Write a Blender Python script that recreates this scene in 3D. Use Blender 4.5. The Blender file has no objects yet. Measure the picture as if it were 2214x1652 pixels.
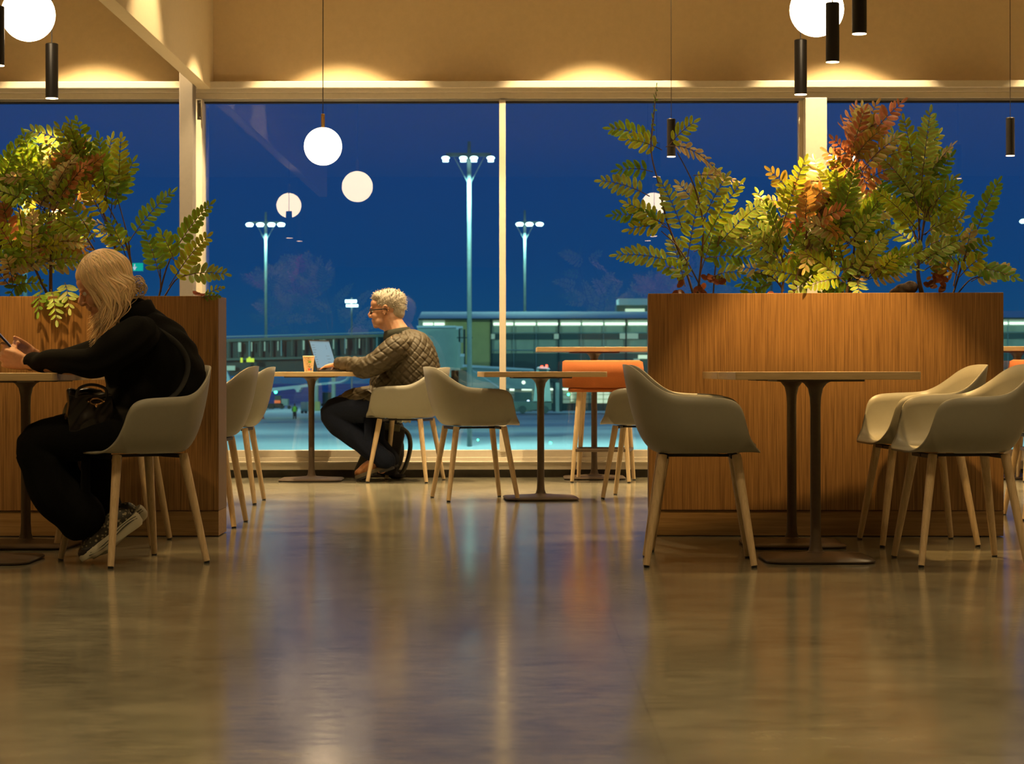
import bpy, bmesh, math, random
import numpy as np
from mathutils import Vector, Matrix, Quaternion
R = math.radians
SC = bpy.context.scene
COL = SC.collection

# ------------------------------------------------------------------ camera, world, exposure
F = 4674.0                    # focal length in pixels of the 2214 px wide frame
VX, VY = 1113.0, 802.0        # vanishing point of the room's depth direction
EYE = 0.745
def W(px, py, d):
    """point of the room seen at pixel px,py at depth d"""
    return Vector(((px - VX) * d / F, d, EYE + (VY - py) * d / F))

cam_d = bpy.data.cameras.new('camera')
cam = bpy.data.objects.new('camera', cam_d); COL.objects.link(cam)
cam.location = (0, 0, EYE); cam.rotation_euler = (R(90), R(0.08), 0)
cam_d.sensor_width = 36; cam_d.lens = F / 2214 * 36
cam_d.shift_x = (1107 - VX) / 2214; cam_d.shift_y = -(826 - VY) / 2214
cam_d.clip_start = .1; cam_d.clip_end = 3000
cam_d.dof.use_dof = True; cam_d.dof.focus_distance = 9.6; cam_d.dof.aperture_fstop = 9.0
SC.camera = cam
SC.view_settings.view_transform = 'Standard'; SC.view_settings.look = 'None'
SC.view_settings.gamma = 1; SC.view_settings.use_curve_mapping = False
SC.view_settings.exposure = 0.0
SC.cycles.use_denoising = True
SC.cycles.max_bounces = 8; SC.cycles.transparent_max_bounces = 24
SC.cycles.sample_clamp_indirect = 6.0

wd = bpy.data.worlds.new('dusk_sky'); SC.world = wd; wd.use_nodes = True
nt = wd.node_tree; nt.nodes.clear()
wo = nt.nodes.new('ShaderNodeOutputWorld'); bg = nt.nodes.new('ShaderNodeBackground')
tc = nt.nodes.new('ShaderNodeTexCoord'); sx = nt.nodes.new('ShaderNodeSeparateXYZ')
rp = nt.nodes.new('ShaderNodeValToRGB')
nt.links.new(tc.outputs['Generated'], sx.inputs[0]); nt.links.new(sx.outputs['Z'], rp.inputs[0])
rp.color_ramp.elements[0].position = 0.0; rp.color_ramp.elements[0].color = (.010, .082, .19, 1)
rp.color_ramp.elements[1].position = .10; rp.color_ramp.elements[1].color = (.010, .050, .19, 1)
e = rp.color_ramp.elements.new(.05); e.color = (.006, .055, .19, 1)
nt.links.new(rp.outputs[0], bg.inputs[0]); bg.inputs[1].default_value = .95
nt.links.new(bg.outputs[0], wo.inputs[0])

WARM = (1.0, .60, .20); WARM2 = (1.0, .72, .36); ICE = (.45, 1.0, .84)
CEIL = 4.2; WALL = 15.2
def lamp(kind, name, loc, energy, color, rot=(0, 0, 0), size=.03, angle=60, blend=.3, parent=None):
    l = bpy.data.lights.new(name, kind); l.energy = energy; l.color = color
    if kind == 'SPOT': l.spot_size = R(angle); l.spot_blend = blend; l.shadow_soft_size = size
    elif kind == 'POINT': l.shadow_soft_size = size
    elif kind == 'AREA': l.size = size
    o = bpy.data.objects.new(name, l); COL.objects.link(o); o.location = loc; o.rotation_euler = rot
    o.parent = parent
    return o

# ------------------------------------------------------------------ tags
def tag(o, label, cat, group=None):
    o['label'] = label; o['category'] = cat
    if group: o['group'] = group
    return o
def thing(name, label, cat, loc=(0, 0, 0), rz=0, group=None):
    o = bpy.data.objects.new(name, None); COL.objects.link(o); o.empty_display_size = .1
    o.location = loc; o.rotation_euler = (0, 0, rz)
    return tag(o, label, cat, group)
def copy_tree(o, parent=None):
    c = o.copy(); COL.objects.link(c); c.parent = parent
    for ch in list(o.children): copy_tree(ch, c)
    return c
def dup(o, label, loc, rz=0, group=None):
    c = copy_tree(o); c.location = loc; c.rotation_euler = (0, 0, rz); c['label'] = label
    if group: c['group'] = group
    return c

# ------------------------------------------------------------------ mesh builder
class MB:
    def __init__(s): s.v = []; s.f = []; s.c = []; s.m = []; s.cc = None; s.mi = 0
    def add(s, vs, fs, cols=None):
        b = len(s.v); s.v += [tuple(v) for v in vs]; s.f += [tuple(i + b for i in f) for f in fs]
        s.m += [s.mi] * len(fs)
        s.c += (cols if cols else [s.cc or (1, 1, 1, 1)] * len(vs))
        return s
    def box(s, x0, y0, z0, x1, y1, z1):
        vs = [(x, y, z) for z in (z0, z1) for y in (y0, y1) for x in (x0, x1)]
        return s.add(vs, [(0, 2, 3, 1), (4, 5, 7, 6), (0, 1, 5, 4), (2, 6, 7, 3), (0, 4, 6, 2), (1, 3, 7, 5)])
    def obox(s, c, sx_, sy_, sz_, M=None):
        c = Vector(c); M = M or Matrix.Identity(3); vs = []
        for z in (-.5, .5):
            for y in (-.5, .5):
                for x in (-.5, .5): vs.append(c + M @ Vector((x * sx_, y * sy_, z * sz_)))
        return s.add(vs, [(0, 2, 3, 1), (4, 5, 7, 6), (0, 1, 5, 4), (2, 6, 7, 3), (0, 4, 6, 2), (1, 3, 7, 5)])
    def tube(s, pts, rad, n=10, cap=True, flat=None):
        pts = [Vector(p) for p in pts]
        if not hasattr(rad, '__len__'): rad = [rad] * len(pts)
        vs = []; up = None
        for i, p in enumerate(pts):
            d = (pts[min(i + 1, len(pts) - 1)] - pts[max(i - 1, 0)]).normalized()
            if up is None:
                a = Vector((0, 0, 1)) if abs(d.z) < .9 else Vector((1, 0, 0))
                up = (a - d * a.dot(d)).normalized()
            else: up = (up - d * up.dot(d)).normalized()
            w = d.cross(up)
            for k in range(n):
                t = 2 * math.pi * k / n
                vs.append(p + (up * math.cos(t) + w * math.sin(t) * (flat or 1)) * rad[i])
        fs = []
        for i in range(len(pts) - 1):
            for k in range(n):
                a = i * n + k; b = i * n + (k + 1) % n
                fs.append((a, b, b + n, a + n))
        if cap: fs.append(tuple(range(n - 1, -1, -1))); fs.append(tuple((len(pts) - 1) * n + k for k in range(n)))
        return s.add(vs, fs)
    def lathe(s, prof, c=(0, 0, 0), n=32):
        vs = []; fs = []
        for r, z in prof:
            for k in range(n):
                t = 2 * math.pi * k / n; vs.append((c[0] + r * math.cos(t), c[1] + r * math.sin(t), c[2] + z))
        for i in range(len(prof) - 1):
            for k in range(n):
                a = i * n + k; b = i * n + (k + 1) % n; fs.append((a, b, b + n, a + n))
        fs.append(tuple(range(n - 1, -1, -1))); fs.append(tuple((len(prof) - 1) * n + k for k in range(n)))
        return s.add(vs, fs)
    def ell(s, c, r, M=None, n=14, m=9):
        c = Vector(c); M = M or Matrix.Identity(3); r = (r, r, r) if not hasattr(r, '__len__') else r
        vs = [c + M @ Vector((0, 0, -r[2]))]; fs = []
        for j in range(1, m):
            ph = -math.pi / 2 + math.pi * j / m
            for k in range(n):
                t = 2 * math.pi * k / n
                vs.append(c + M @ Vector((r[0] * math.cos(ph) * math.cos(t), r[1] * math.cos(ph) * math.sin(t), r[2] * math.sin(ph))))
        vs.append(c + M @ Vector((0, 0, r[2])))
        for k in range(n): fs.append((0, 1 + (k + 1) % n, 1 + k))
        for j in range(m - 2):
            for k in range(n):
                a = 1 + j * n + k; b = 1 + j * n + (k + 1) % n; fs.append((a, b, b + n, a + n))
        t0 = 1 + (m - 2) * n; top = len(vs) - 1
        for k in range(n): fs.append((t0 + k, t0 + (k + 1) % n, top))
        return s.add(vs, fs)
    def prism(s, outline, z0, z1):
        n = len(outline)
        vs = [(x, y, z0) for x, y in outline] + [(x, y, z1) for x, y in outline]
        fs = [tuple(range(n - 1, -1, -1)), tuple(range(n, 2 * n))] + [(i, (i + 1) % n, n + (i + 1) % n, n + i) for i in range(n)]
        return s.add(vs, fs)
    def xf(s, M):
        s.v = [tuple(M @ Vector(v)) for v in s.v]; return s

def rrect(hx, hy, r, n=6):
    out = []
    for cx, cy, a0 in ((hx - r, hy - r, 0), (-hx + r, hy - r, 90), (-hx + r, -hy + r, 180), (hx - r, -hy + r, 270)):
        for k in range(n + 1):
            t = R(a0 + 90 * k / n); out.append((cx + r * math.cos(t), cy + r * math.sin(t)))
    return out

def obj(name, mb, mat, parent=None, smooth=False, bevel=0, angle=35, col=False, solid=0, sub=0, recalc=True):
    me = bpy.data.meshes.new(name); me.from_pydata([tuple(v) for v in mb.v], [], mb.f)
    mats = mat if isinstance(mat, (list, tuple)) else [mat]
    for m in mats: me.materials.append(m)
    if len(mats) > 1: me.polygons.foreach_set('material_index', mb.m)
    if col:
        at = me.color_attributes.new('Col', 'FLOAT_COLOR', 'POINT')
        at.data.foreach_set('color', [x for c in mb.c for x in c])
    bm = bmesh.new(); bm.from_mesh(me)
    if recalc: bmesh.ops.recalc_face_normals(bm, faces=bm.faces[:])
    if smooth:
        for f in bm.faces: f.smooth = True
        for ed in bm.edges:
            if len(ed.link_faces) == 2 and ed.calc_face_angle(0) > R(angle): ed.smooth = False
    bm.to_mesh(me); bm.free()
    o = bpy.data.objects.new(name, me); COL.objects.link(o); o.parent = parent
    if solid:
        md = o.modifiers.new('thickness', 'SOLIDIFY'); md.thickness = solid; md.offset = 0
    if sub:
        md = o.modifiers.new('subdivision', 'SUBSURF'); md.levels = sub; md.render_levels = sub
    if bevel:
        md = o.modifiers.new('bevel', 'BEVEL'); md.width = bevel; md.segments = 2; md.limit_method = 'ANGLE'
    return o
def struct(name, mb, mat, **k):
    o = obj(name, mb, mat, **k); o['kind'] = 'structure'; return o
def single(name, mb, mat, label, cat, group=None, loc=None, rz=0, **k):
    o = obj(name, mb, mat, **k); tag(o, label, cat, group)
    if loc is not None: o.location = loc; o.rotation_euler = (0, 0, rz)
    return o

def fuse(mb, voxel=.005, smooth=6, fac=.5):
    """one continuous surface out of overlapping solids; returns a mesh"""
    me = bpy.data.meshes.new('fused'); me.from_pydata([tuple(v) for v in mb.v], [], mb.f)
    bm = bmesh.new(); bm.from_mesh(me); bmesh.ops.recalc_face_normals(bm, faces=bm.faces[:]); bm.to_mesh(me); bm.free()
    o = bpy.data.objects.new('fused', me); COL.objects.link(o)
    m = o.modifiers.new('r', 'REMESH'); m.mode = 'VOXEL'; m.voxel_size = voxel; m.use_smooth_shade = True
    m = o.modifiers.new('s', 'SMOOTH'); m.factor = fac; m.iterations = smooth
    dg = bpy.context.evaluated_depsgraph_get()
    out = bpy.data.meshes.new_from_object(o.evaluated_get(dg))
    bpy.data.objects.remove(o); bpy.data.meshes.remove(me)
    out.polygons.foreach_set('use_smooth', [True] * len(out.polygons))
    return out
def mesh_obj(name, me, mats, parent=None):
    me.name = name; me.materials.clear()
    for m in (mats if isinstance(mats, (list, tuple)) else [mats]): me.materials.append(m)
    o = bpy.data.objects.new(name, me); COL.objects.link(o); o.parent = parent
    return o
def displace(me, fn):
    """move vertices along their normals by fn(x,y,z arrays) metres"""
    n = len(me.vertices); co = np.empty(n * 3); me.vertices.foreach_get('co', co)
    no = np.empty(n * 3); me.vertices.foreach_get('normal', no)
    co = co.reshape(-1, 3); no = no.reshape(-1, 3)
    d = fn(co[:, 0], co[:, 1], co[:, 2], no)
    co += no * d[:, None]; me.vertices.foreach_set('co', co.ravel()); me.update()

def catmull(pts, n, closed=False):
    pts = [np.array(p, float) for p in pts]; out = []; m = len(pts)
    segs = m if closed else m - 1
    g = (lambda i: pts[i % m]) if closed else (lambda i: pts[min(max(i, 0), m - 1)])
    for s_ in range(segs):
        for k in range(n):
            t = k / n; a, b, c, d = g(s_ - 1), g(s_), g(s_ + 1), g(s_ + 2)
            out.append(.5 * (2 * b + (c - a) * t + (2 * a - 5 * b + 4 * c - d) * t * t + (3 * b - a - 3 * c + d) * t ** 3))
    if not closed: out.append(pts[-1])
    return out

# ------------------------------------------------------------------ materials
MATS = {}
def mat(name, color, rough=.5, metal=0, spec=.5, emit=None, es=0, **k):
    if name in MATS: return MATS[name]
    m = bpy.data.materials.new(name); m.use_nodes = True; b = m.node_tree.nodes['Principled BSDF']
    b.inputs['Base Color'].default_value = (*color, 1); b.inputs['Roughness'].default_value = rough
    b.inputs['Metallic'].default_value = metal; b.inputs['Specular IOR Level'].default_value = spec
    if emit: b.inputs['Emission Color'].default_value = (*emit, 1); b.inputs['Emission Strength'].default_value = es
    for kk, v in k.items(): b.inputs[kk].default_value = v
    MATS[name] = m; return m
class NT:
    def __init__(s, m): s.t = m.node_tree; s.b = s.t.nodes['Principled BSDF']
    def n(s, typ, **k):
        nd = s.t.nodes.new(typ)
        for kk, v in k.items():
            if kk.startswith('i_'): nd.inputs[kk[2:].replace('_', ' ')].default_value = v
            else: setattr(nd, kk, v)
        return nd
    def l(s, a, b): s.t.links.new(a, b)
    def coords(s, scale=(1, 1, 1), kind='Object'):
        c = s.n('ShaderNodeTexCoord'); mp = s.n('ShaderNodeMapping'); mp.inputs['Scale'].default_value = scale
        s.l(c.outputs[kind], mp.inputs[0]); return mp.outputs[0]
    def noise(s, co, scale, detail=4, rough=.5, dist=0):
        n = s.n('ShaderNodeTexNoise'); n.inputs['Scale'].default_value = scale; n.inputs['Detail'].default_value = detail
        n.inputs['Roughness'].default_value = rough; n.inputs['Distortion'].default_value = dist
        s.l(co, n.inputs['Vector']); return n.outputs['Fac']
    def ramp(s, fac, stops):
        r = s.n('ShaderNodeValToRGB'); els = r.color_ramp.elements
        els[0].position, els[0].color = stops[0][0], (*stops[0][1], 1)
        els[1].position, els[1].color = stops[-1][0], (*stops[-1][1], 1)
        for p, c in stops[1:-1]: e_ = els.new(p); e_.color = (*c, 1)
        s.l(fac, r.inputs[0]); return r.outputs[0]
    def bump(s, h, strength=.2, dist=.01):
        b = s.n('ShaderNodeBump'); b.inputs['Strength'].default_value = strength; b.inputs['Distance'].default_value = dist
        s.l(h, b.inputs['Height']); s.l(b.outputs[0], s.b.inputs['Normal'])
    def mixc(s, a, b, fac, mode='MIX'):
        m = s.n('ShaderNodeMix', data_type='RGBA', blend_type=mode)
        for v, sock in ((fac, m.inputs[0]), (a, m.inputs[6]), (b, m.inputs[7])):
            if hasattr(v, 'is_output'): s.l(v, sock)
            else: sock.default_value = v if not isinstance(v, tuple) else (*v, 1)
        return m.outputs[2]

def wood(name, dark, light, scale=(60, 60, 1.2), rough=.5, bumpk=.08, nscale=3.0):
    m = mat(name, light, rough); q = NT(m)
    co = q.coords(scale); a = q.noise(co, nscale, 5, .6, .4)
    c = q.ramp(a, [(.32, dark), (.62, light)])
    q.l(c, q.b.inputs['Base Color']); q.bump(a, bumpk, .004); return m
M_floor = mat('polished_concrete', (.2, .17, .12), .22); q = NT(M_floor)
co = q.coords((1, 1, 1)); a = q.noise(co, 1.3, 6, .6, .5); b2 = q.noise(q.coords((1.6, 2.4, 1)), 3.0, 10, .74, .6)
c1 = q.ramp(a, [(.3, (.140, .130, .094)), (.7, (.250, .232, .168))]); c2 = q.ramp(b2, [(.36, (.70, .70, .70)), (.50, (.95, .95, .95)), (.68, (1.22, 1.20, 1.16))])
cc = q.mixc(c1, c2, 1.0, 'MULTIPLY')
cx = q.n('ShaderNodeTexCoord'); sp = q.n('ShaderNodeSeparateXYZ'); q.l(cx.outputs['Object'], sp.inputs[0])
def joint(q, sock, off, w):
    s1 = q.n('ShaderNodeMath', operation='SUBTRACT'); q.l(sock, s1.inputs[0]); s1.inputs[1].default_value = off
    s2 = q.n('ShaderNodeMath', operation='ABSOLUTE'); q.l(s1.outputs[0], s2.inputs[0])
    s3 = q.n('ShaderNodeMath', operation='LESS_THAN'); q.l(s2.outputs[0], s3.inputs[0]); s3.inputs[1].default_value = w
    return s3.outputs[0]
j = joint(q, sp.outputs['X'], .29, .0012)
jm = q.n('ShaderNodeMath', operation='MULTIPLY'); q.l(j, jm.inputs[0]); jm.inputs[1].default_value = .55
cc = q.mixc(cc, (.05, .045, .035), jm.outputs[0])
q.l(cc, q.b.inputs['Base Color'])
rr = q.ramp(q.noise(q.coords((3, 9, 1)), 4, 5, .7), [(.3, (.10,) * 3), (.75, (.21,) * 3)]); q.l(rr, q.b.inputs['Roughness'])
q.bump(q.noise(q.coords((1, 1.6, 1)), 7, 3, .5), .016, .004)
q.b.inputs['Specular IOR Level'].default_value = .55

def speck(name, color, rough, amt=.06, sc=40, bk=.0):
    m = mat(name, color, rough); q = NT(m); a = q.noise(q.coords(), sc, 3, .6)
    c = q.ramp(a, [(.3, tuple(x * (1 - amt) for x in color)), (.7, tuple(min(1, x * (1 + amt)) for x in color))])
    q.l(c, q.b.inputs['Base Color'])
    if bk: q.bump(a, bk, .003)
    return m
M_wall = speck('painted_plaster', (.70, .55, .33), .85, .03, 25, .02)
M_beam = speck('painted_beam', (.70, .60, .42), .8, .02, 25, .02)
M_ceil = speck('ceiling_paint', (.80, .72, .66), .9, .03, 10)
M_back = speck('back_wall_paint', (.16, .14, .12), .9, .05, 4)
M_dark = mat('dark_opening', (.02, .02, .022), .8)
M_frame = speck('cream_metal_frame', (.66, .60, .50), .42, .03, 30)
M_greyframe = speck('taupe_column_paint', (.20, .18, .165), .55, .03, 30)
M_alu = mat('brushed_aluminium', (.5, .52, .54), .35, .9)
M_seal = mat('black_gasket', (.012, .012, .012), .6)
M_plinth = speck('dark_plinth', (.07, .062, .05), .6, .2, 12)
M_walnut = wood('vertical_walnut_veneer', (.115, .055, .017), (.34, .185, .065), (90, 90, 1.0), .42, .05)
M_walnut_side = wood('walnut_edge', (.16, .09, .045), (.22, .13, .07), (30, 30, 1.0), .5, .03)
M_oakkick = wood('oak_kickboard', (.23, .13, .05), (.36, .22, .09), (1.2, 30, 30), .5, .04, 2.2)
M_oak = wood('pale_oak', (.52, .38, .21), (.66, .50, .31), (40, 40, 2.0), .42, .03)
M_top = wood('maple_laminate', (.50, .36, .18), (.60, .44, .24), (3, 30, 30), .35, .02)
M_topedge = M_top
M_bronze = speck('bronze_brown_metal', (.085, .058, .038), .42, .1, 50)
M_black = mat('matt_black', (.012, .012, .013), .5)
M_tube = mat('black_lamp_tube', (.020, .018, .016), .38, .3)
M_brass = mat('brass', (.75, .50, .16), .25, 1)
M_shell = speck('grey_beige_plastic', (.275, .262, .212), .42, .02, 60)
M_orange = speck('orange_wool', (.36, .095, .016), .85, .1, 220, .15)
M_soil = speck('planter_soil', (.04, .028, .018), .95, .4, 30, .4)
M_globe = mat('opal_glass_globe', (1, 1, 1), .3, emit=(1.0, .74, .44), es=13.0)
M_lens = mat('lamp_lens', (1, .8, .5), .3, emit=(1.0, .62, .30), es=14.0)
M_dl = mat('downlight_lens', (1, .8, .5), .3, emit=(1.0, .72, .40), es=8.0)
M_steel = mat('steel_plate', (.22, .20, .15), .35, .9)
M_bolt = mat('bolt_steel', (.7, .7, .68), .25, 1)

M_glass = bpy.data.materials.new('window_glass'); M_glass.use_nodes = True
g = M_glass.node_tree; g.nodes.clear()
go = g.nodes.new('ShaderNodeOutputMaterial'); gm = g.nodes.new('ShaderNodeMixShader')
gt = g.nodes.new('ShaderNodeBsdfTransparent'); gg = g.nodes.new('ShaderNodeBsdfGlossy'); gf = g.nodes.new('ShaderNodeFresnel')
gt.inputs[0].default_value = (.90, .97, .98, 1); gg.inputs['Roughness'].default_value = 0.0; gg.inputs[0].default_value = (.95, .97, 1, 1)
gf.inputs['IOR'].default_value = 1.85
g.links.new(gf.outputs[0], gm.inputs[0]); g.links.new(gt.outputs[0], gm.inputs[1]); g.links.new(gg.outputs[0], gm.inputs[2]); g.links.new(gm.outputs[0], go.inputs[0])

def leafmat():
    m = mat('leaf_surface', (.2, .3, .05), .42); q = NT(m)
    at = q.n('ShaderNodeVertexColor', layer_name='Col')
    n = q.noise(q.coords(), 45, 3, .6); r_ = q.ramp(n, [(.3, (.8, .8, .8)), (.7, (1.15, 1.15, 1.15))])
    c = q.mixc(at.outputs['Color'], r_, 1.0, 'MULTIPLY'); q.l(c, q.b.inputs['Base Color'])
    tr = q.n('ShaderNodeBsdfTranslucent'); q.l(c, tr.inputs[0]); mx = q.n('ShaderNodeMixShader'); mx.inputs[0].default_value = .28
    out = [x for x in q.t.nodes if x.type == 'OUTPUT_MATERIAL'][0]
    q.l(q.b.outputs[0], mx.inputs[1]); q.l(tr.outputs[0], mx.inputs[2]); q.l(mx.outputs[0], out.inputs[0])
    return m
M_leaf = leafmat()
M_stem = speck('woody_stem', (.10, .055, .030), .7, .3, 60, .2)

# ------------------------------------------------------------------ the setting
struct('floor', MB().box(-9, -8, -.12, 9, WALL + .25, 0), M_floor)
struct('ceiling', MB().box(-9, -8, CEIL, 9, WALL + .4, CEIL + .12), M_ceil)
# window wall: upper band, sill, plinth
zt = W(0, 179, WALL).z; zg1 = W(0, 220, WALL).z; zg0 = W(0, 973, WALL).z
struct('wall_window', MB().box(-9, WALL + .06, zt - .06, 9, WALL + .25, CEIL), M_wall)
struct('wall_left', MB().box(-9.12, -8, 0, -9, WALL + .4, CEIL), M_wall)
struct('wall_right', MB().box(9, -8, 0, 9.12, WALL + .4, CEIL), M_wall)
wb = MB(); wb.box(-9, -8.12, 0, -3.2, -8, CEIL); wb.box(-.2, -8.12, 0, 9, -8, CEIL); wb.box(-3.2, -8.12, 2.6, -.2, -8, CEIL)
struct('wall_back', wb, M_back)
struct('door_1', MB().box(-3.2, -8.2, 0, -.2, -8.12, 2.6), M_dark)
# window head: lit ledge, two frame profiles, aluminium strip and gasket
h = MB(); h.box(-9, WALL - .10, zt - .047, 9, WALL + .06, zt)
struct('trim_1', h, M_frame, bevel=.003)
h = MB(); h.box(-9, WALL - .05, zg1 + .062, 9, WALL + .06, zt - .047); h.box(-9, WALL - .02, zg1 + .022, 9, WALL + .06, zg1 + .062)
struct('trim_2', h, M_frame, bevel=.003)
struct('trim_3', MB().box(-9, WALL + .0, zg1 + .004, 9, WALL + .06, zg1 + .022), M_alu)
struct('trim_4', MB().box(-9, WALL + .01, zg1 - .006, 9, WALL + .06, zg1 + .004), M_seal)
zs = lambda y: W(0, y, WALL).z
h = MB(); h.box(-9, WALL - .03, zs(988), 9, WALL + .06, zg0); h.box(-9, WALL - .06, zs(996), 9, WALL + .06, zs(988))
h.box(-9, WALL - .10, zs(1014), 9, WALL + .06, zs(999)); h.box(-9, WALL - .12, zs(999), 9, WALL + .06, zs(996))
struct('trim_5', h, M_frame, bevel=.002)
struct('baseboard_window', MB().box(-9, WALL - .06, 0, 9, WALL + .25, zs(1014)), M_plinth)
# mullions
def mull(n, x0, x1, y0=.0, m=M_frame, z0=None, z1=None):
    a = W(x0, 0, WALL).x; b = W(x1, 0, WALL).x
    struct('trim_%d' % n, MB().box(a, WALL - y0, z0 or zg0 - .01, b, WALL + .10, z1 or zg1 + .01), m, bevel=.003)
mull(6, 424, 442, .09); mull(7, 1080, 1094, .05); mull(8, 1728, 1737, .0); mull(9, 1737, 1783, .13)
mull(10, -230, -216, .05)
mull(11, 2400, 2414, .05)
# taupe column in front of the frame, steel plate with bolts
struct('column_1', MB().box(W(390, 0, 14.9).x, 14.86, 0, W(420, 0, 14.9).x, 15.0, CEIL), M_greyframe, bevel=.006)
pl = thing('steel_bracket', 'small steel plate with two bolts at the top of the window post', 'bracket', W(431, 237, 15.09))
obj('plate', MB().box(-.012, -.006, -.068, .014, .0, .068), M_steel, pl, bevel=.001)
for z in (-.054, .054):
    bb = MB().lathe([(.006, 0), (.006, .006), (.003, .008)], n=10).xf(Matrix.Rotation(R(90), 4, 'X')); b_ = obj('bolt', bb, M_bolt, pl, smooth=True); b_.location = (.006, -.005, z)
# beam running to the window
struct('beam_1', MB().box(-2.215, 6.0, 2.722, -2.125, WALL + .1, CEIL), M_beam, bevel=.002)
# glass panes
for i, (a, b) in enumerate(((-216, 424), (442, 1080), (1094, 1728), (1783, 2400))):
    struct('window_%d' % (i + 1), MB().add([(W(a, 0, WALL).x, WALL + .05, zg0 - .01), (W(b, 0, WALL).x, WALL + .05, zg0 - .01), (W(b, 0, WALL).x, WALL + .05, zg1 + .01), (W(a, 0, WALL).x, WALL + .05, zg1 + .01)], [(0, 1, 2, 3)]), M_glass)
eh = MB(); eh.box(-9, WALL, zg0 - .05, W(-230, 0, WALL).x, WALL + .1, zg1 + .05); eh.box(W(2414, 0, WALL).x, WALL, zg0 - .05, 9, WALL + .1, zg1 + .05)
struct('wall_ends', eh, M_wall)

# ------------------------------------------------------------------ ceiling downlights, plus an added fill grid
DLG = 'recessed ceiling downlights'
def downlight(x, y, e=60, ang=70, blend=.3, lab='round recessed downlight in the ceiling'):
    t = thing('downlight_or_fill', lab, 'downlight', (x, y, CEIL), 0, DLG)
    obj('trim_ring', MB().lathe([(.055, -.006), (.07, -.006), (.072, 0), (.05, 0)], n=20), M_frame, t, smooth=True)
    obj('lens', MB().lathe([(.0, -.003), (.05, -.003)], n=20), M_dl, t)
    lamp('SPOT', 'downlight_or_fill_bulb', (0, 0, -.02), e, WARM2, angle=ang, blend=blend, size=.03, parent=t)
for px in (-330, 205, 740, 1284, 1822, 2380):
    downlight((px - VX) * 15.2 / F, WALL + .06 - .86, 900, 69, .18, 'round recessed downlight in the ceiling close to the window wall')
downlight(-1.62, 12.5, 420, 62, .45, 'round recessed downlight in the ceiling beside the beam')
for x in (-5.4, -3.0, 0.0, 3.0, 5.6):  # grid added for general room fill, dressed as downlights
    for y, e_, a_ in ((-4.0, 160, 100), (.4, 300, 110), (3.6, 235, 110), (6.2, 140, 100), (8.9, 90, 110), (12.0, 330, 110)):
        downlight(x, y, e_, a_, .7, 'added fill light in the ceiling grid over the seating area, shaped as a round downlight')

# ------------------------------------------------------------------ pendants
def globe(px, py, d, lab, stem=.1):
    c = W(px, py, d); r = .120
    t = thing('globe_pendant_lamp', lab, 'pendant lamp', (c.x, c.y, c.z), 0)
    prof = [(r * math.sin(R(a)), -r * math.cos(R(a))) for a in range(0, 181, 9)]
    obj('globe', MB().lathe(prof[1:-1], n=40), M_globe, t, smooth=True)
    obj('brass_stem', MB().lathe([(.012, r - .006), (.012, r + .085), (.004, r + .088)], n=14), M_brass, t, smooth=True)
    obj('cable', MB().tube([(0, 0, r + .08), (.002, 0, (r + CEIL - c.z) / 2), (0, 0, CEIL - c.z)], .0028, 6), M_black, t, smooth=True)
    obj('ceiling_cup', MB().lathe([(.05, CEIL - c.z - .03), (.05, CEIL - c.z)], n=18), M_brass, t, smooth=True)
    return t
globe(699, 316, 13.75, 'glowing white globe pendant on a brass stem in front of the window left of centre')
globe(62, 30, 9.67, 'glowing white globe pendant in the top left corner above the left planter')
globe(1767, 22, 9.6, 'glowing white globe pendant at the top right behind a black tube lamp')
def tube_lamp(px, pybot, d, lab, grp, e=70, ang=46, L=.25, rad=.029):
    c = W(px, pybot, d)
    t = thing('tube_pendant_lamp', lab, 'pendant lamp', (c.x, c.y, c.z), 0, grp)
    obj('tube', MB().lathe([(rad - .004, .004), (rad, 0), (rad, L), (rad - .003, L + .003), (.003, L + .003)], n=28), M_tube, t, smooth=True)
    obj('lens', MB().lathe([(0, .002), (rad - .002, .001), (rad - .001, -.002), (0.0, -.004)], n=24), M_lens, t)
    obj('cable', MB().tube([(0, 0, L), (0, 0, CEIL - c.z)], .0022, 6), M_black, t, smooth=True)
    lamp('SPOT', 'tube_bulb', (0, 0, -.012), e, WARM, angle=ang, blend=.35, size=.025, parent=t)
    return t
tube_lamp(1732, 205, 10.0, 'lowest black tube pendant lamp over the right planter, left of the globe', 'tube lamps over the right planter', 110, 100)
tube_lamp(1801, 135, 9.25, 'black tube pendant lamp hanging in front of the right globe lamp', 'tube lamps over the right planter', 190, 72)
tube_lamp(1859, 74, 8.5, 'black tube pendant lamp right of the right globe, cut by the top edge', 'tube lamps over the right planter', 60, 60)
tube_lamp(113, 211, 10.0, 'black tube pendant lamp hanging just right of the left globe lamp', 'tube lamps over the left planter', 150, 90)
tube_lamp(-4, 140, 9.25, 'black tube pendant lamp cut by the left edge beside the left globe', 'tube lamps over the left planter', 80, 66)
tube_lamp(-92, 74, 8.5, 'black tube pendant lamp over the seated woman, outside the left edge', 'tube lamps over the left planter', 60, 62)
tube_lamp(1452, 339, 14.5, 'black tube pendant lamp seen through the leaves left of the right planter', 'tube lamps along the window', 60, 60)
tube_lamp(2185, 338, 14.4, 'black tube pendant lamp by the window at the far right edge', 'tube lamps along the window', 60, 60)

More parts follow.
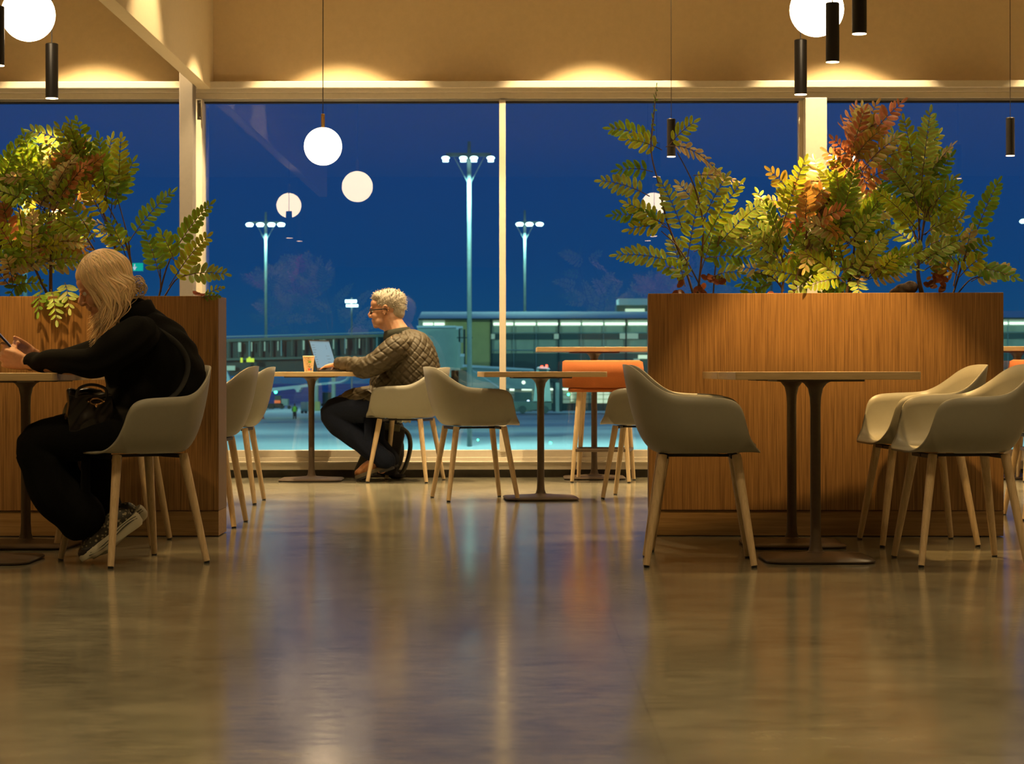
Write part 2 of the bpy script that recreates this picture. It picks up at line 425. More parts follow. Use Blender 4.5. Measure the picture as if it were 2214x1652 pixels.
# ------------------------------------------------------------------ planters
def planter(x0, x1, yf, dep, rz, lab, top_z):
    t = thing('planter_box', lab, 'planter', (x0, yf, 0), rz)
    L = x1 - x0; kz = .118
    b = MB(); b.box(.0, 0, kz, L, .022, top_z); b.box(0, dep - .022, kz, L, dep, top_z)
    obj('long_panel', b, M_walnut, t, bevel=.0015)
    b = MB(); b.box(-.001, .003, kz, .022, dep - .003, top_z - .0006); obj('end_panel', b, M_walnut_side, t, bevel=.001)
    b = MB(); b.box(L - .022, .003, kz, L + .001, dep - .003, top_z - .0006); obj('end_panel', b, M_walnut_side, t, bevel=.001)
    obj('kickboard', MB().box(.0, .003, .004, L, dep - .003, kz - .002), M_oakkick, t, bevel=.001)
    obj('soil', MB().box(.022, .022, top_z - .14, L - .022, dep - .022, top_z - .035), M_soil, t)
    return t
PT = W(0, 635, 9.73).z
planter(.602, 2.185, 9.735, .275, R(-2.8), 'right-hand walnut-veneer planter box with an oak kickboard', PT)
planter(-4.2, W(472, 0, 9.74).x, 9.74, .27, 0, 'left-hand walnut-veneer planter box behind the woman', PT - .008)

# ------------------------------------------------------------------ armchairs
RIM = [(.232, 0, .434), (.233, .09, .434), (.228, .17, .437), (.212, .222, .452), (.190, .250, .487), (.172, .268, .54), (.158, .280, .590),
       (.138, .288, .622), (.100, .292, .639), (.03, .295, .645), (-.05, .292, .648), (-.105, .283, .655), (-.150, .262, .675),
       (-.192, .232, .706), (-.230, .195, .740), (-.262, .145, .762), (-.284, .08, .769), (-.290, 0, .770)]
def chair_shell():
    half = catmull(RIM, 4); rim = half + [np.array((p[0], -p[1], p[2])) for p in half[-2:0:-1]]
    n = len(rim); vs = []; NB, NW = 5, 12
    def base(p):
        x, y, z = p; a = math.atan2(y, x)
        bx = .185 if x > 0 else .165; by = .180; pw = 3.0
        r = (abs(math.cos(a) / bx) ** pw + abs(math.sin(a) / by) ** pw) ** (-1 / pw)
        k = .88 if x < 0 else .97
        return np.array((r * math.cos(a) * k, r * math.sin(a), .433 + (.003 if x > .1 else 0)))
    for i, p in enumerate(rim):
        b = base(p); up = (p[2] - .43) / .34
        if p[2] < .46:                      # waterfall front lip
            c = np.array((b[0] * .5 + p[0] * .5, b[1] * .5 + p[1] * .5, .4385))
        else:
            k = min(1, (p[2] - .46) / .08)
            kx = .84
            c0 = np.array((b[0] * .5 + p[0] * .5, b[1] * .5 + p[1] * .5, .4385))
            c1 = np.array((p[0] * kx if p[0] < 0 else p[0] * .95, p[1] * .97, .424))
            c = c0 * (1 - k) + c1 * k
        for j in range(1, NB + 1):
            q_ = b * (j / NB); vs.append((q_[0], q_[1], .431 + (b[2] - .431) * (j / NB) ** 2))
        for j in range(1, NW + 1):
            t = j / NW; v = b * (1 - t) ** 2 + 2 * c * t * (1 - t) + p * t * t; vs.append(tuple(v))
    K = NB + NW; vs.append((0, 0, .431)); fs = []
    for i in range(n):
        i2 = (i + 1) % n
        fs.append((n * K, i * K, i2 * K))
        for j in range(K - 1): fs.append((i * K + j, i * K + j + 1, i2 * K + j + 1, i2 * K + j))
    return MB().add(vs, fs)
def make_chair(lab):
    t = thing('armchair', lab, 'chair', (0, 0, 0), 0, 'grey-beige shell armchairs')
    s = obj('seat_shell', chair_shell(), M_shell, t, smooth=True, angle=80, solid=.0075)
    for sx_ in (1, -1):
        for sy in (1, -1):
            top = Vector((.140 * sx_, .150 * sy, .424)); ft = Vector((.203 * sx_, .225 * sy, .008))
            lg = obj('leg', MB().tube([ft, ft.lerp(top, .5), top.lerp(ft, .04), top], [.0125, .0160, .0185, .0175], 14), M_oak, t, smooth=True)
            obj('foot_pad', MB().tube([ft - Vector((0, 0, .008)), ft + (top - ft) * .004], [.0105, .0112], 12), M_black, lg)
    b = MB()
    b.box(-.15, -.012, .411, .155, .012, .422); b.box(.118, -.15, .409, .152, .15, .424); b.box(-.152, -.15, .409, -.118, .15, .424)
    obj('under_frame', b, M_black, t, bevel=.002)
    return t
def C(px_or_x, y): return (px_or_x, y, 0)
chair = make_chair('near left armchair at the right double table, its back to the left')
chair.location = (.712, 8.395, 0); chair.rotation_euler = (0, 0, R(-3))
CG = 'grey-beige shell armchairs'
dup(chair, 'armchair half hidden behind the near left one, against the right planter', (.775, 9.10, 0), R(-3))
dup(chair, 'nearest armchair at the right edge facing left to the double table', (1.725, 8.40, 0), R(183))
dup(chair, 'armchair facing left, right under the lit planter front, behind the nearest right one', (1.735, 9.32, 0), R(183))
dup(chair, 'empty armchair in the middle of the room, turned to the small centre table', (-.235, 12.55, 0), R(14))
dup(chair, 'armchair the man in the quilted jacket sits on', (-.735, 14.6, 0), R(167))
dup(chair, 'armchair emerging from behind the left planter, nearer of its pair', (-1.535, 10.47, 0), R(180))
dup(chair, 'armchair behind the left planter, farther of its pair, left of the man\'s table', (-1.655, 12.28, 0), R(180))
dup(chair, 'armchair at the centre table half hidden by the right planter', (.755, 12.72, 0), R(168))
dup(chair, 'armchair the blonde woman in black sits on', (-1.494, 8.46, 0), R(216))
dup(chair, 'armchair behind the woman, mostly hidden, against the left planter', (-1.735, 9.36, 0), R(180))
dup(chair, 'armchair beyond the right planter end, only its back rim showing', (2.72, 10.9, 0), R(180))

# ------------------------------------------------------------------ pedestal tables
def make_table(lab, w=.70, h=.74, base=.42, grp='square pedestal tables', name='pedestal_table'):
    t = thing(name, lab, 'table', (0, 0, 0), 0, grp); k = w / 2
    tp = obj('tabletop', MB().prism(rrect(k, k, .008, 3), h - .030, h), M_top, t, smooth=True, bevel=.0015)
    obj('mounting_plate', MB().prism(rrect(.17, .17, .02), h - .038, h - .030), M_bronze, t)
    prof = [(.020, .026), (.023, .04)] and [(.046, .026), (.030, .035), (.0235, .055), (.0205, .10), (.0205, h - .14), (.0225, h - .10), (.030, h - .065), (.046, h - .045), (.062, h - .038)]
    obj('pole', MB().lathe(prof, n=24), M_bronze, t, smooth=True)
    b = MB(); kb = base / 2
    vs = []; n = len(rrect(1, 1, .2)); rings = [(kb, .004, .07), (kb + .002, .010, .07), (kb - .006, .016, .068), (kb * .55, .023, .06), (.05, .030, .045)]
    for hw, z, r_ in rings: vs += [(x, y, z) for x, y in rrect(hw, hw, min(r_, hw * .9))]
    fs = [tuple(range(n - 1, -1, -1)), tuple((len(rings) - 1) * n + i for i in range(n))]
    for q_ in range(len(rings) - 1):
        for i in range(n): a = q_ * n + i; c = q_ * n + (i + 1) % n; fs.append((a, c, c + n, a + n))
    b.add(vs, fs); obj('base_plate', b, M_bronze, t, smooth=True)
    return t
tb = make_table('near square pedestal table in front of the right planter')
tb.location = (1.182, 8.50, 0)
dup(tb, 'square pedestal table pushed between the near one and the right planter', (1.180, 9.215, 0))
dup(tb, 'square pedestal table the woman leans on at the left edge', (-2.092, 8.50, 0))
dup(tb, 'square pedestal table behind the woman\'s table, against the left planter', (-2.085, 9.215, 0))
dup(tb, 'small square pedestal table in the middle of the room', (.150, 12.56, 0), R(4))
dup(tb, 'pedestal table with the laptop and cup by the window', (-1.385, 14.72, 0))
bt = make_table('tall counter table behind the orange stool by the window', .80, .905, .42, 'tall counter tables', 'counter_table')
bt.location = (.548, 14.93, 0)
dup(bt, 'tall counter table by the window at the far right edge', (3.47, 14.93, 0))

# ------------------------------------------------------------------ orange counter stools
def make_stool(lab):
    t = thing('counter_stool', lab, 'stool', (0, 0, 0), 0, 'orange upholstered counter stools')
    s = MB().prism(rrect(.20, .225, .09, 8), .603, .633); o = obj('seat_cushion', s, M_orange, t, smooth=True, bevel=.012)
    # wrap-round backrest: curved upholstered band
    vs = []; fs = []; N = 28
    for i in range(N + 1):
        a = R(-98 + 196 * i / N); ca, sa = math.cos(a), math.sin(a); sg = lambda v, p: math.copysign(abs(v) ** p, v)
        e = min(1, (1 - abs(i / N - .5) * 2) * 6); e = math.sin(e * math.pi / 2)
        x = -.225 * sg(ca, .62) + .02; y = .255 * sg(sa, .62)
        zt_ = .70 + .115 * e; zb = .652 - .012 * e
        ox, oy = (-ca * .016, sa * .016)
        for (k, z) in ((1, zb), (1.25, (zb + zt_) / 2), (1, zt_ - .008), (0, zt_), (-1, zt_ - .008), (-1.1, (zb + zt_) / 2), (-1, zb), (0, zb - .008)):
            vs.append((x + ox * k, y + oy * k, z))
    for i in range(N):
        for k in range(8): a = i * 8 + k; b = i * 8 + (k + 1) % 8; fs.append((a, b, b + 8, a + 8))
    fs += [tuple(range(7, -1, -1)), tuple(N * 8 + k for k in range(8))]
    obj('backrest', MB().add(vs, fs), M_orange, t, smooth=True, angle=80)
    for sx_ in (1, -1):
        for sy in (1, -1):
            top = Vector((.135 * sx_, .145 * sy, .603)); ft = Vector((.190 * sx_, .190 * sy, .008))
            lg = obj('leg', MB().tube([ft, ft.lerp(top, .5), top], [.0125, .017, .0185], 14), M_oak, t, smooth=True)
            obj('foot_pad', MB().tube([ft - Vector((0, 0, .008)), ft + (top - ft) * .004], [.0105, .0112], 10), M_black, lg)
    b = MB(); o1 = rrect(.188, .192, .04); o2 = rrect(.162, .166, .03); n = len(o1)
    vs = [(x, y, z) for o_, z in ((o1, .205), (o2, .205), (o2, .225), (o1, .225)) for x, y in o_]
    fs = []
    for q_ in range(4):
        for i in range(n): a = q_ * n + i; c = q_ * n + (i + 1) % n; d = ((q_ + 1) % 4) * n; fs.append((a, c, d + (i + 1) % n, d + i))
    obj('footrest', b.add(vs, fs), M_bronze, t, bevel=.003)
    return t
st = make_stool('orange upholstered counter stool by the window, left of the right planter')
st.location = (.595, 14.56, 0); st.rotation_euler = (0, 0, R(82))
dup(st, 'orange counter stool at the far right edge, mostly outside the picture', (3.60, 14.55, 0), R(84))

# ------------------------------------------------------------------ things on the man's table
def cupmat():
    m = mat('printed_kraft_paper', (.55, .38, .2), .6); q = NT(m)
    v = q.n('ShaderNodeTexVoronoi'); v.inputs['Scale'].default_value = 95; q.l(q.coords(), v.inputs['Vector'])
    c = q.ramp(v.outputs['Distance'], [(.18, (.22, .15, .05)), (.32, (.66, .48, .28))]); q.l(c, q.b.inputs['Base Color']); return m
cup = thing('paper_cup', 'paper coffee cup with speckled print beside the laptop', 'cup', (-1.388, 14.56, .7405))
obj('cup_body', MB().lathe([(.029, 0), (.040, .104), (.0385, .104), (.0278, .003), (.001, .003)], n=32), cupmat(), cup, smooth=True)
obj('rim', MB().lathe([(.0395, .103), (.0415, .105), (.0395, .107), (.038, .105)], n=32), mat('cup_rim', (.8, .66, .45), .5), cup, smooth=True)
def patch(a0, a1, z0, z1, off=.0006, n=8):
    vs = []; fs = []
    for i in range(n + 1):
        a = R(a0 + (a1 - a0) * i / n)
        for z in (z0, z1): r = .029 + .011 * z / .104 + off; vs.append((r * math.cos(a), r * math.sin(a), z))
    for i in range(n): fs.append((2 * i, 2 * i + 2, 2 * i + 3, 2 * i + 1))
    return MB().add(vs, fs)
for nm, a0, a1, z0, z1, c in (('print_red', -90, -68, .010, .023, (.65, .08, .06)), ('print_blue', -66, -44, .010, .023, (.06, .12, .45)), ('print_green', -88, -58, .060, .074, (.15, .35, .06))):
    obj('printed_mark', patch(a0, a1, z0, z1), mat(nm, c, .5), cup)
lt = MB()
for a0, z0, z1 in ((-84, .030, .040), (-79, .030, .037), (-74, .030, .037), (-70, .030, .036), (-64, .030, .038), (-80, .044, .052), (-74, .047, .050)):
    p_ = patch(a0, a0 + 3, z0, z1, n=1); lt.add(p_.v, p_.f)
obj('printed_lettering', lt, M_black, cup)

lap = thing('laptop', 'open laptop with a bright pale-blue screen on the man\'s table', 'laptop', (-1.272, 14.70, .7405), R(-21.4))
M_lap = mat('laptop_case', (.03, .03, .035), .4, .3)
obj('keyboard_base', MB().box(0, -.155, 0, .215, .155, .013), M_lap, lap, bevel=.003)
kb = MB()
for r_ in range(5):
    for c in range(14): kb.box(.03 + r_ * .019, -.14 + c * .02, .013, .046 + r_ * .019, -.123 + c * .02, .0145)
obj('keys', kb, M_black, lap)
tl = Matrix.Rotation(R(-18), 4, 'Y')
lid = obj('screen_lid', MB().box(-.007, -.155, 0, 0, .155, .215).xf(tl), M_lap, lap, bevel=.002); lid.location = (0, 0, .012)
M_scr = mat('screen_glow', (.02, .03, .04), .4, emit=(.34, .62, .80), es=.47)
sc_ = obj('screen', MB().box(0, -.147, .016, .0008, .147, .205).xf(tl), M_scr, lid)
ui = MB(); ui2 = MB(); rnd = random.Random(4)
for i in range(9): ui.box(.0009, -.135, .04 + i * .017, .0012, -.135 + rnd.uniform(.02, .05), .0425 + i * .017)
for i in range(3): ui.box(.0009, .04, .055 + i * .022, .0012, .04 + rnd.uniform(.04, .07), .0575 + i * .022)
for i in range(4): ui.box(.0009, .07 + .006 * (i % 2), .15 + i * .009, .0012, .082, .153 + i * .009)
ui.box(.0009, -.147, .198, .0012, .147, .2)
obj('screen_text', ui.xf(tl), mat('screen_grey_text', (.05, .09, .13), .4), lid)

# ------------------------------------------------------------------ backpack and plastic bag behind the man's feet
M_canvas = speck('olive_canvas', (.085, .082, .058), .8, .15, 90, .15)
M_blackfab = speck('black_fabric', (.014, .014, .016), .8, .2, 90, .1)
bp = thing('backpack', 'olive and black backpack standing under the man\'s chair by the window', 'backpack', (-.90, 14.90, 0))
b = MB(); b.ell((0.02, 0, .20), (.12, .09, .19)); b.obox((.02, 0, .20), .19, .15, .33, Matrix.Rotation(R(12), 3, 'Y'))
b.ell((.05, 0, .34), (.09, .075, .09))
obb = mesh_obj('bag_body', fuse(b, .008, 10), M_blackfab, bp)
b = MB(); b.obox((-.12, -.02, .15), .085, .13, .23, Matrix.Rotation(R(24), 3, 'Y'))
mesh_obj('front_pocket', fuse(b, .007, 12), M_canvas, bp)
b = MB(); b.obox((.055, -.075, .36), .12, .03, .05, Matrix.Rotation(R(8), 3, 'Y')); mesh_obj('top_flap', fuse(b, .006, 6), M_canvas, bp)
st_ = catmull([(.10, -.03, .37), (.165, -.03, .32), (.185, -.03, .24), (.17, -.03, .15), (.135, -.03, .06), (.09, -.02, .02)], 6)
obj('shoulder_strap', MB().tube(st_, .012, 8, flat=1.8), M_canvas, bp, smooth=True)
obj('strap_edge', MB().tube([p + np.array((-.012, 0, -.004)) for p in st_], .008, 8, flat=2.0), M_blackfab, bp, smooth=True)
b = MB(); b.ell((.1, -.04, .022), (.05, .03, .02)); b.ell((.07, -.02, .03), (.04, .03, .028)); mesh_obj('strap_buckle_end', fuse(b, .005, 3), M_blackfab, bp)
zb = thing('zip_bag', 'clear plastic zip bag with a purple closure sticking out of the backpack', 'bag', (-.76, 14.86, .425), R(10))
b = MB(); N = 8; vs = []; fs = []
for i in range(N + 1):
    for k in range(3): vs.append((-.05 + .12 * i / N * (.75 + .25 * k / 2), .006 * math.sin(i * 1.3 + k), -.035 + .045 * k + .004 * math.sin(i * 2.1)))
for i in range(N):
    for k in range(2): a = i * 3 + k; fs.append((a, a + 3, a + 4, a + 1))
obj('bag_film', b.add(vs, fs), mat('clear_plastic', (.62, .66, .62), .25), zb, smooth=True, solid=.003)
obj('zip_strip', MB().tube([(-.05, -.002, .012), (0, -.006, .016), (.07, -.003, .012)], .004, 6), mat('purple_zip', (.22, .03, .14), .4), zb)

# ------------------------------------------------------------------ planting: branching shrubs with feathery fronds
GREEN = [(.33, .54, .035), (.24, .47, .03), (.42, .60, .04), (.15, .36, .03), (.31, .52, .10)]
PALE = [(.52, .60, .26), (.60, .62, .32)]
RUST = [(.46, .24, .08), (.52, .30, .13), (.36, .26, .06), (.50, .25, .12), (.34, .34, .05)]
BROWN = [(.24, .085, .02), (.18, .06, .018)]
class Plant:
    def __init__(s, name, lab, px, d, seed, cat='plant', rust=0, base_y=640, grp=None, stem_r=.007):
        s.rnd = random.Random(seed); s.d = d; s.o = W(px, base_y, d); s.o.z -= .03
        s.t = thing(name, lab, cat, tuple(s.o), 0, grp); s.leaf = MB(); s.stem = MB(); s.rust = rust; s.sr = stem_r
    def P(s, px, py, dd=0): return W(px, py, s.d + dd) - s.o
    def branch(s, pts, r0=None, r1=.0022):
        r0 = r0 or s.sr; P_ = [s.P(*p) for p in pts]; c = catmull(P_, 5); n = len(c)
        s.stem.tube(c, [r0 + (r1 - r0) * i / (n - 1) for i in range(n)], 7)
    def frond(s, p0, p1, col=None, sag=.12, n=None, size=1.0, tilt=None, wide=1.0):
        rnd = s.rnd
        a = s.P(p0[0], p0[1], p0[2] if len(p0) > 2 else rnd.uniform(-.06, .06))
        b = s.P(p1[0], p1[1], p1[2] if len(p1) > 2 else rnd.uniform(-.13, .13))
        L = (b - a).length; n = n or max(4, int(L / .029))
        mid = (a + b) / 2 + Vector((0, 0, sag * L)); dirv = (b - a).normalized()
        pts = [a * (1 - t) ** 2 + mid * 2 * t * (1 - t) + b * t * t for t in [i / 10 for i in range(11)]]
        s.stem.tube(pts, [.0024 - .0014 * i / 10 for i in range(11)], 5)
        kind = col or ('RUST' if rnd.random() < s.rust else ('PALE' if rnd.random() < .10 else 'GREEN'))
        base = rnd.choice({'GREEN': GREEN, 'PALE': PALE, 'RUST': RUST, 'BROWN': BROWN}[kind])
        side = dirv.cross(Vector((0, 1, 0))); side = side.normalized() if side.length > .1 else Vector((1, 0, 0))
        tl_ = tilt if tilt is not None else rnd.gauss(0, 20)
        side = Quaternion(dirv, R(tl_)) @ side; nrm = side.cross(dirv).normalized()
        for i in range(n):
            t = .16 + .84 * (i + .3) / n; p = a * (1 - t) ** 2 + mid * 2 * t * (1 - t) + b * t * t
            tg = ((mid - a) * (1 - t) + (b - mid) * t).normalized()
            ll = size * (.054 + rnd.uniform(-.005, .008)) * (1 - .45 * max(0, t - .6) / .4) * (.75 + .25 * min(1, t * 3))
            for sd in (-1, 1):
                ang = R(66 - 24 * t + rnd.uniform(-8, 8)); pp = p + tg * (.002 * sd)
                dv = (tg * math.cos(ang) + side * sd * math.sin(ang)).normalized()
                dv = (dv + nrm * rnd.uniform(-.22, .22) + Vector((0, 0, -.12))).normalized()
                s.leaflet(pp, dv, nrm, ll, ll * .20 * wide, base)
        s.leaflet(b, (b - mid).normalized(), nrm, size * .040, .0075, base)
    def leaflet(s, p, d, n_, L, w, base):
        rnd = s.rnd; n_ = (n_ + Vector((rnd.uniform(-.25, .25), rnd.uniform(-.25, .25), rnd.uniform(-.25, .25)))).normalized()
        sd = d.cross(n_).normalized(); up = sd.cross(d).normalized(); k = rnd.uniform(.8, 1.25)
        c = tuple(min(1, x * k) for x in base) + (1,); cm = tuple(x * k * f for x, f in zip(base, (.95, .55, .6))) + (1,)
        prof = [(.04, .30), (.26, .92), (.58, 1.0), (.86, .70)]; bend = rnd.uniform(-.02, .16)
        vs = [p]; cols = [cm]
        for t, ww in prof:
            z = up * (-bend * L * t * t)
            for q_ in (-1, 0, 1):
                vs.append(p + d * (L * t) + sd * (w * ww * q_) + z + up * (abs(q_) * w * .28)); cols.append(c if q_ else cm)
        vs.append(p + d * L + up * (-bend * L)); cols.append(c)
        fs = [(0, 1, 2), (0, 2, 3)]
        for i in range(3):
            a = 1 + i * 3; fs += [(a, a + 3, a + 4, a + 1), (a + 1, a + 4, a + 5, a + 2)]
        fs += [(10, 13, 11), (11, 13, 12)]
        s.leaf.add(vs, fs, cols)
    def spray(s, src, cone, n, L=(90, 160), depth=.12, col=None, size=1.0):
        """a bushel of fronds from around a point; cone = (from, to) degrees, 90 is straight up"""
        for i in range(n):
            a = R(s.rnd.uniform(*cone)); l = s.rnd.uniform(*L); x = src[0] + s.rnd.uniform(-25, 25); y = src[1] + s.rnd.uniform(-25, 25)
            d0 = s.rnd.uniform(-.06, .06); d1 = max(-depth - .02, min(depth + .12, d0 + s.rnd.uniform(-depth, depth * 1.3)))
            s.frond((x, y, d0), (x + l * math.cos(a), y - l * math.sin(a), d1), col=col, sag=s.rnd.uniform(.0, .25), size=size)
    def done(s):
        obj('foliage', s.leaf, M_leaf, s.t, smooth=True, angle=70, col=True, recalc=False)
        obj('stem', s.stem, M_stem, s.t, smooth=True)

D1 = 9.84
p = Plant('potted_shrub', 'tall airy green shrub at the left end of the right planter', 1512, D1, 1)
p.branch([(1500, 640), (1478, 570, .02), (1443, 480, 0), (1425, 400, -.02), (1408, 320, 0), (1418, 215, .02)], .006)
p.branch([(1508, 640), (1517, 560), (1520, 480), (1500, 400), (1465, 330, .03)], .006)
p.branch([(1542, 640), (1548, 570), (1560, 500), (1600, 450)], .004); p.branch([(1515, 620), (1470, 540), (1430, 500)], .004)
p.frond((1410, 300), (1421, 188), sag=0, size=.55, tilt=70)
for a, b in (((1424, 310), (1322, 278)), ((1445, 318), (1500, 266)), ((1432, 325), (1356, 302)), ((1412, 372), (1338, 368)), ((1405, 425, 0), (1302, 392, -.08)),
             ((1440, 485), (1326, 466)), ((1462, 570), (1336, 552)), ((1440, 492), (1362, 496)), ((1450, 500), (1356, 440)), ((1484, 575), (1518, 402)), ((1484, 520), (1432, 398)),
             ((1528, 565), (1648, 440)), ((1522, 530), (1600, 400)), ((1500, 545), (1626, 512)), ((1523, 560), (1630, 560)), ((1482, 620), (1452, 520)),
             ((1515, 590), (1562, 462)), ((1560, 500), (1642, 470)), ((1520, 480), (1570, 385)), ((1500, 420), (1548, 372)), ((1498, 600), (1430, 575)), ((1520, 470), (1470, 400)), ((1540, 600), (1600, 590))):
    p.frond(a, b, tilt=p.rnd.gauss(0, 14), size=1.05)
p.frond((1440, 318), (1552, 372), 'PALE', sag=.3, tilt=60); p.frond((1500, 380), (1592, 392), 'PALE', tilt=60)
for x, y in ((1480, 610), (1530, 605), (1555, 615), (1465, 628), (1500, 625), (1515, 628), (1545, 600)):
    for k in range(3):
        s_ = p.P(x, y, -.03 + .03 * k); p.leaflet(s_, Vector((p.rnd.uniform(-1, 1), p.rnd.uniform(-.6, .2), p.rnd.uniform(-.6, .8))).normalized(), Vector((0, -1, .2)), .042, .013, p.rnd.choice(BROWN))
p.done()

p = Plant('potted_shrub', 'low spreading green shrub between the airy shrub and the rusty one', 1690, D1, 2)
p.branch([(1690, 640), (1695, 580), (1680, 520), (1665, 460)], .006); p.branch([(1695, 630), (1670, 600), (1630, 590)], .004)
for a, b in (((1688, 600), (1600, 580)), ((1690, 570), (1642, 500)), ((1685, 610), (1605, 615)), ((1682, 520), (1640, 418)), ((1690, 530), (1662, 446)), ((1700, 560), (1740, 470)), ((1680, 600), (1635, 545)),
             ((1670, 480), (1625, 440)), ((1690, 620), (1655, 560)), ((1700, 610), (1740, 560)), ((1690, 470), (1700, 400)), ((1670, 615), (1610, 640)), ((1680, 560), (1622, 530)), ((1690, 500), (1740, 350))):
    p.frond(a, b)
p.spray((1690, 560), (60, 170), 7, (60, 110)); p.done()

p = Plant('potted_shrub', 'tall shrub with rust-orange leaves in the right planter', 1715, D1, 3, rust=.8, stem_r=.011)
p.branch([(1712, 640), (1738, 560), (1762, 490), (1800, 420), (1850, 350), (1880, 280)], .011)
p.branch([(1730, 600), (1745, 500), (1745, 430)], .006)
for a, b in (((1742, 460), (1668, 372)), ((1758, 480), (1726, 388)), ((1765, 490), (1700, 480)), ((1780, 430), (1762, 345)), ((1852, 350), (1852, 232)), ((1860, 330), (1948, 225)), ((1862, 370), (1940, 300)),
             ((1865, 400), (1928, 365)), ((1768, 470), (1815, 510)), ((1800, 420), (1846, 350)), ((1850, 330), (1895, 228)), ((1840, 380), (1790, 330)), ((1845, 300), (1915, 262)), ((1750, 500), (1712, 555)), ((1770, 500), (1740, 580)), ((1765, 470), (1800, 430)), ((1850, 340), (1880, 420))):
    p.frond(a, b, col=None if p.rnd.random() < .3 else 'RUST', size=1.1)
p.spray((1850, 360), (20, 130), 10, (70, 130), col='RUST'); p.spray((1755, 480), (30, 200), 12, (60, 110), col='RUST')
p.done()

p = Plant('potted_shrub', 'dense dark-green shrub in the middle of the right planter', 1830, D1, 4)
p.branch([(1830, 640), (1845, 560), (1850, 480)], .008); p.branch([(1825, 640), (1800, 560), (1790, 480)], .006); p.branch([(1835, 640), (1880, 560), (1900, 500)], .006)
for a, b in (((1800, 560), (1850, 370)), ((1850, 560), (1900, 420)), ((1880, 600), (1770, 640)), ((1760, 600), (1710, 640)), ((1800, 610), (1748, 560)), ((1850, 600), (1860, 645, -.12)), ((1900, 600), (1930, 560)), ((1800, 580), (1790, 460))):
    p.frond(a, b, 'GREEN')
p.spray((1840, 520), (20, 160), 26, (80, 150)); p.spray((1790, 590), (100, 200), 12, (60, 110)); p.spray((1880, 590), (-10, 90), 14, (60, 120)); p.spray((1830, 600), (-40, 220), 14, (60, 105))
p.done()

p = Plant('potted_shrub', 'tall bright-green shrub with a thick brown trunk right of the rusty one', 1992, D1, 5, stem_r=.011)
p.branch([(1994, 640), (1985, 590), (1988, 530), (1985, 450)], .012); p.branch([(1988, 560), (2000, 480), (2030, 400)], .005); p.branch([(1986, 560), (1972, 480), (1950, 400)], .005)
for a, b in (((1982, 480), (1932, 290)), ((1990, 430), (2012, 246)), ((1990, 460), (2056, 340)), ((1985, 420), (1956, 262)), ((1995, 470), (2068, 400)), ((1985, 500), (1902, 420)), ((1995, 510), (2082, 472)),
             ((1988, 540), (1900, 485)), ((2000, 510), (2090, 432)), ((1990, 380), (2030, 290)), ((1985, 500), (2022, 380)), ((1992, 380), (1970, 300)), ((1985, 440), (1915, 350)), ((1986, 450), (1940, 340)), ((1995, 400), (2050, 330)), ((1990, 350), (2018, 262)), ((1985, 520), (1930, 440))):
    p.frond(a, b, 'GREEN', tilt=p.rnd.gauss(0, 18), size=1.05)
p.frond((2000, 400), (2058, 318), 'PALE', tilt=60)
p.spray((1990, 480), (30, 150), 8, (90, 150)); p.spray((1990, 570), (0, 60), 5, (70, 110))
p.done()

p = Plant('potted_shrub', 'leaning sprays with round leaflets at the right end of the right planter', 2065, D1, 6)
p.branch([(2060, 640), (2085, 560), (2108, 490)], .005); p.branch([(2068, 640), (2100, 605), (2140, 598)], .004); p.branch([(2062, 620), (2075, 560)], .004)
for a, b in (((2102, 530), (2158, 398)), ((2085, 580), (2196, 602)), ((2080, 575), (2140, 520)), ((2090, 560), (2060, 485)), ((2075, 600), (2120, 560)), ((2100, 610), (2180, 585)), ((2085, 570), (2100, 500))):
    p.frond(a, b, size=1.0, tilt=p.rnd.gauss(0, 12), wide=1.25)
p.frond((2075, 600), (2010, 560), 'RUST'); p.frond((2070, 590), (2015, 600), 'RUST', size=.7); p.frond((2065, 570), (2022, 520), 'PALE')
for x, y in ((2020, 608), (2035, 600), (2010, 620), (2045, 622)):
    for k in range(3): p.leaflet(p.P(x, y, 0), Vector((p.rnd.uniform(-1, 1), p.rnd.uniform(-.6, .2), p.rnd.uniform(-.6, .8))).normalized(), Vector((0, -1, .2)), .04, .013, BROWN[0])
p.done()
b = MB(); c = W(1955, 628, 9.86); b.ell((0, 0, 0), (.045, .04, .026)); b.ell((.03, 0, .008), (.035, .035, .03)); b.ell((-.02, 0, -.02), (.05, .04, .03))
rk = mesh_obj('planter_stone', fuse(b, .005, 4), speck('grey_brown_stone', (.17, .12, .10), .8, .3, 60, .3)); rk.location = c + Vector((0, 0, .004))
tag(rk, 'grey-brown lump of stone lying on the soil beside the thick trunk', 'stone')
for x, lab, seed in ((1664, 'pinkish fallen leaves lying on the right planter rim, left of the rusty shrub', 7), (438, 'pinkish leaf hanging over the left planter rim', 8)):
    p = Plant('fallen_leaf', lab, x, 9.755 if x > 1000 else 9.76, seed, cat='leaf'); p.o = W(x, 638, p.d)
    p.t.location = p.o
    for k in range(4): p.leaflet(p.P(x - 8 + 6 * k, 636, 0), Vector((p.rnd.uniform(-1, 1), -.3, p.rnd.uniform(-.4, .3))).normalized(), Vector((0, -1, .3)), .032, .009, (.5, .22, .13))
    obj('leaf_blades', p.leaf, M_leaf, p.t, col=True, recalc=False)

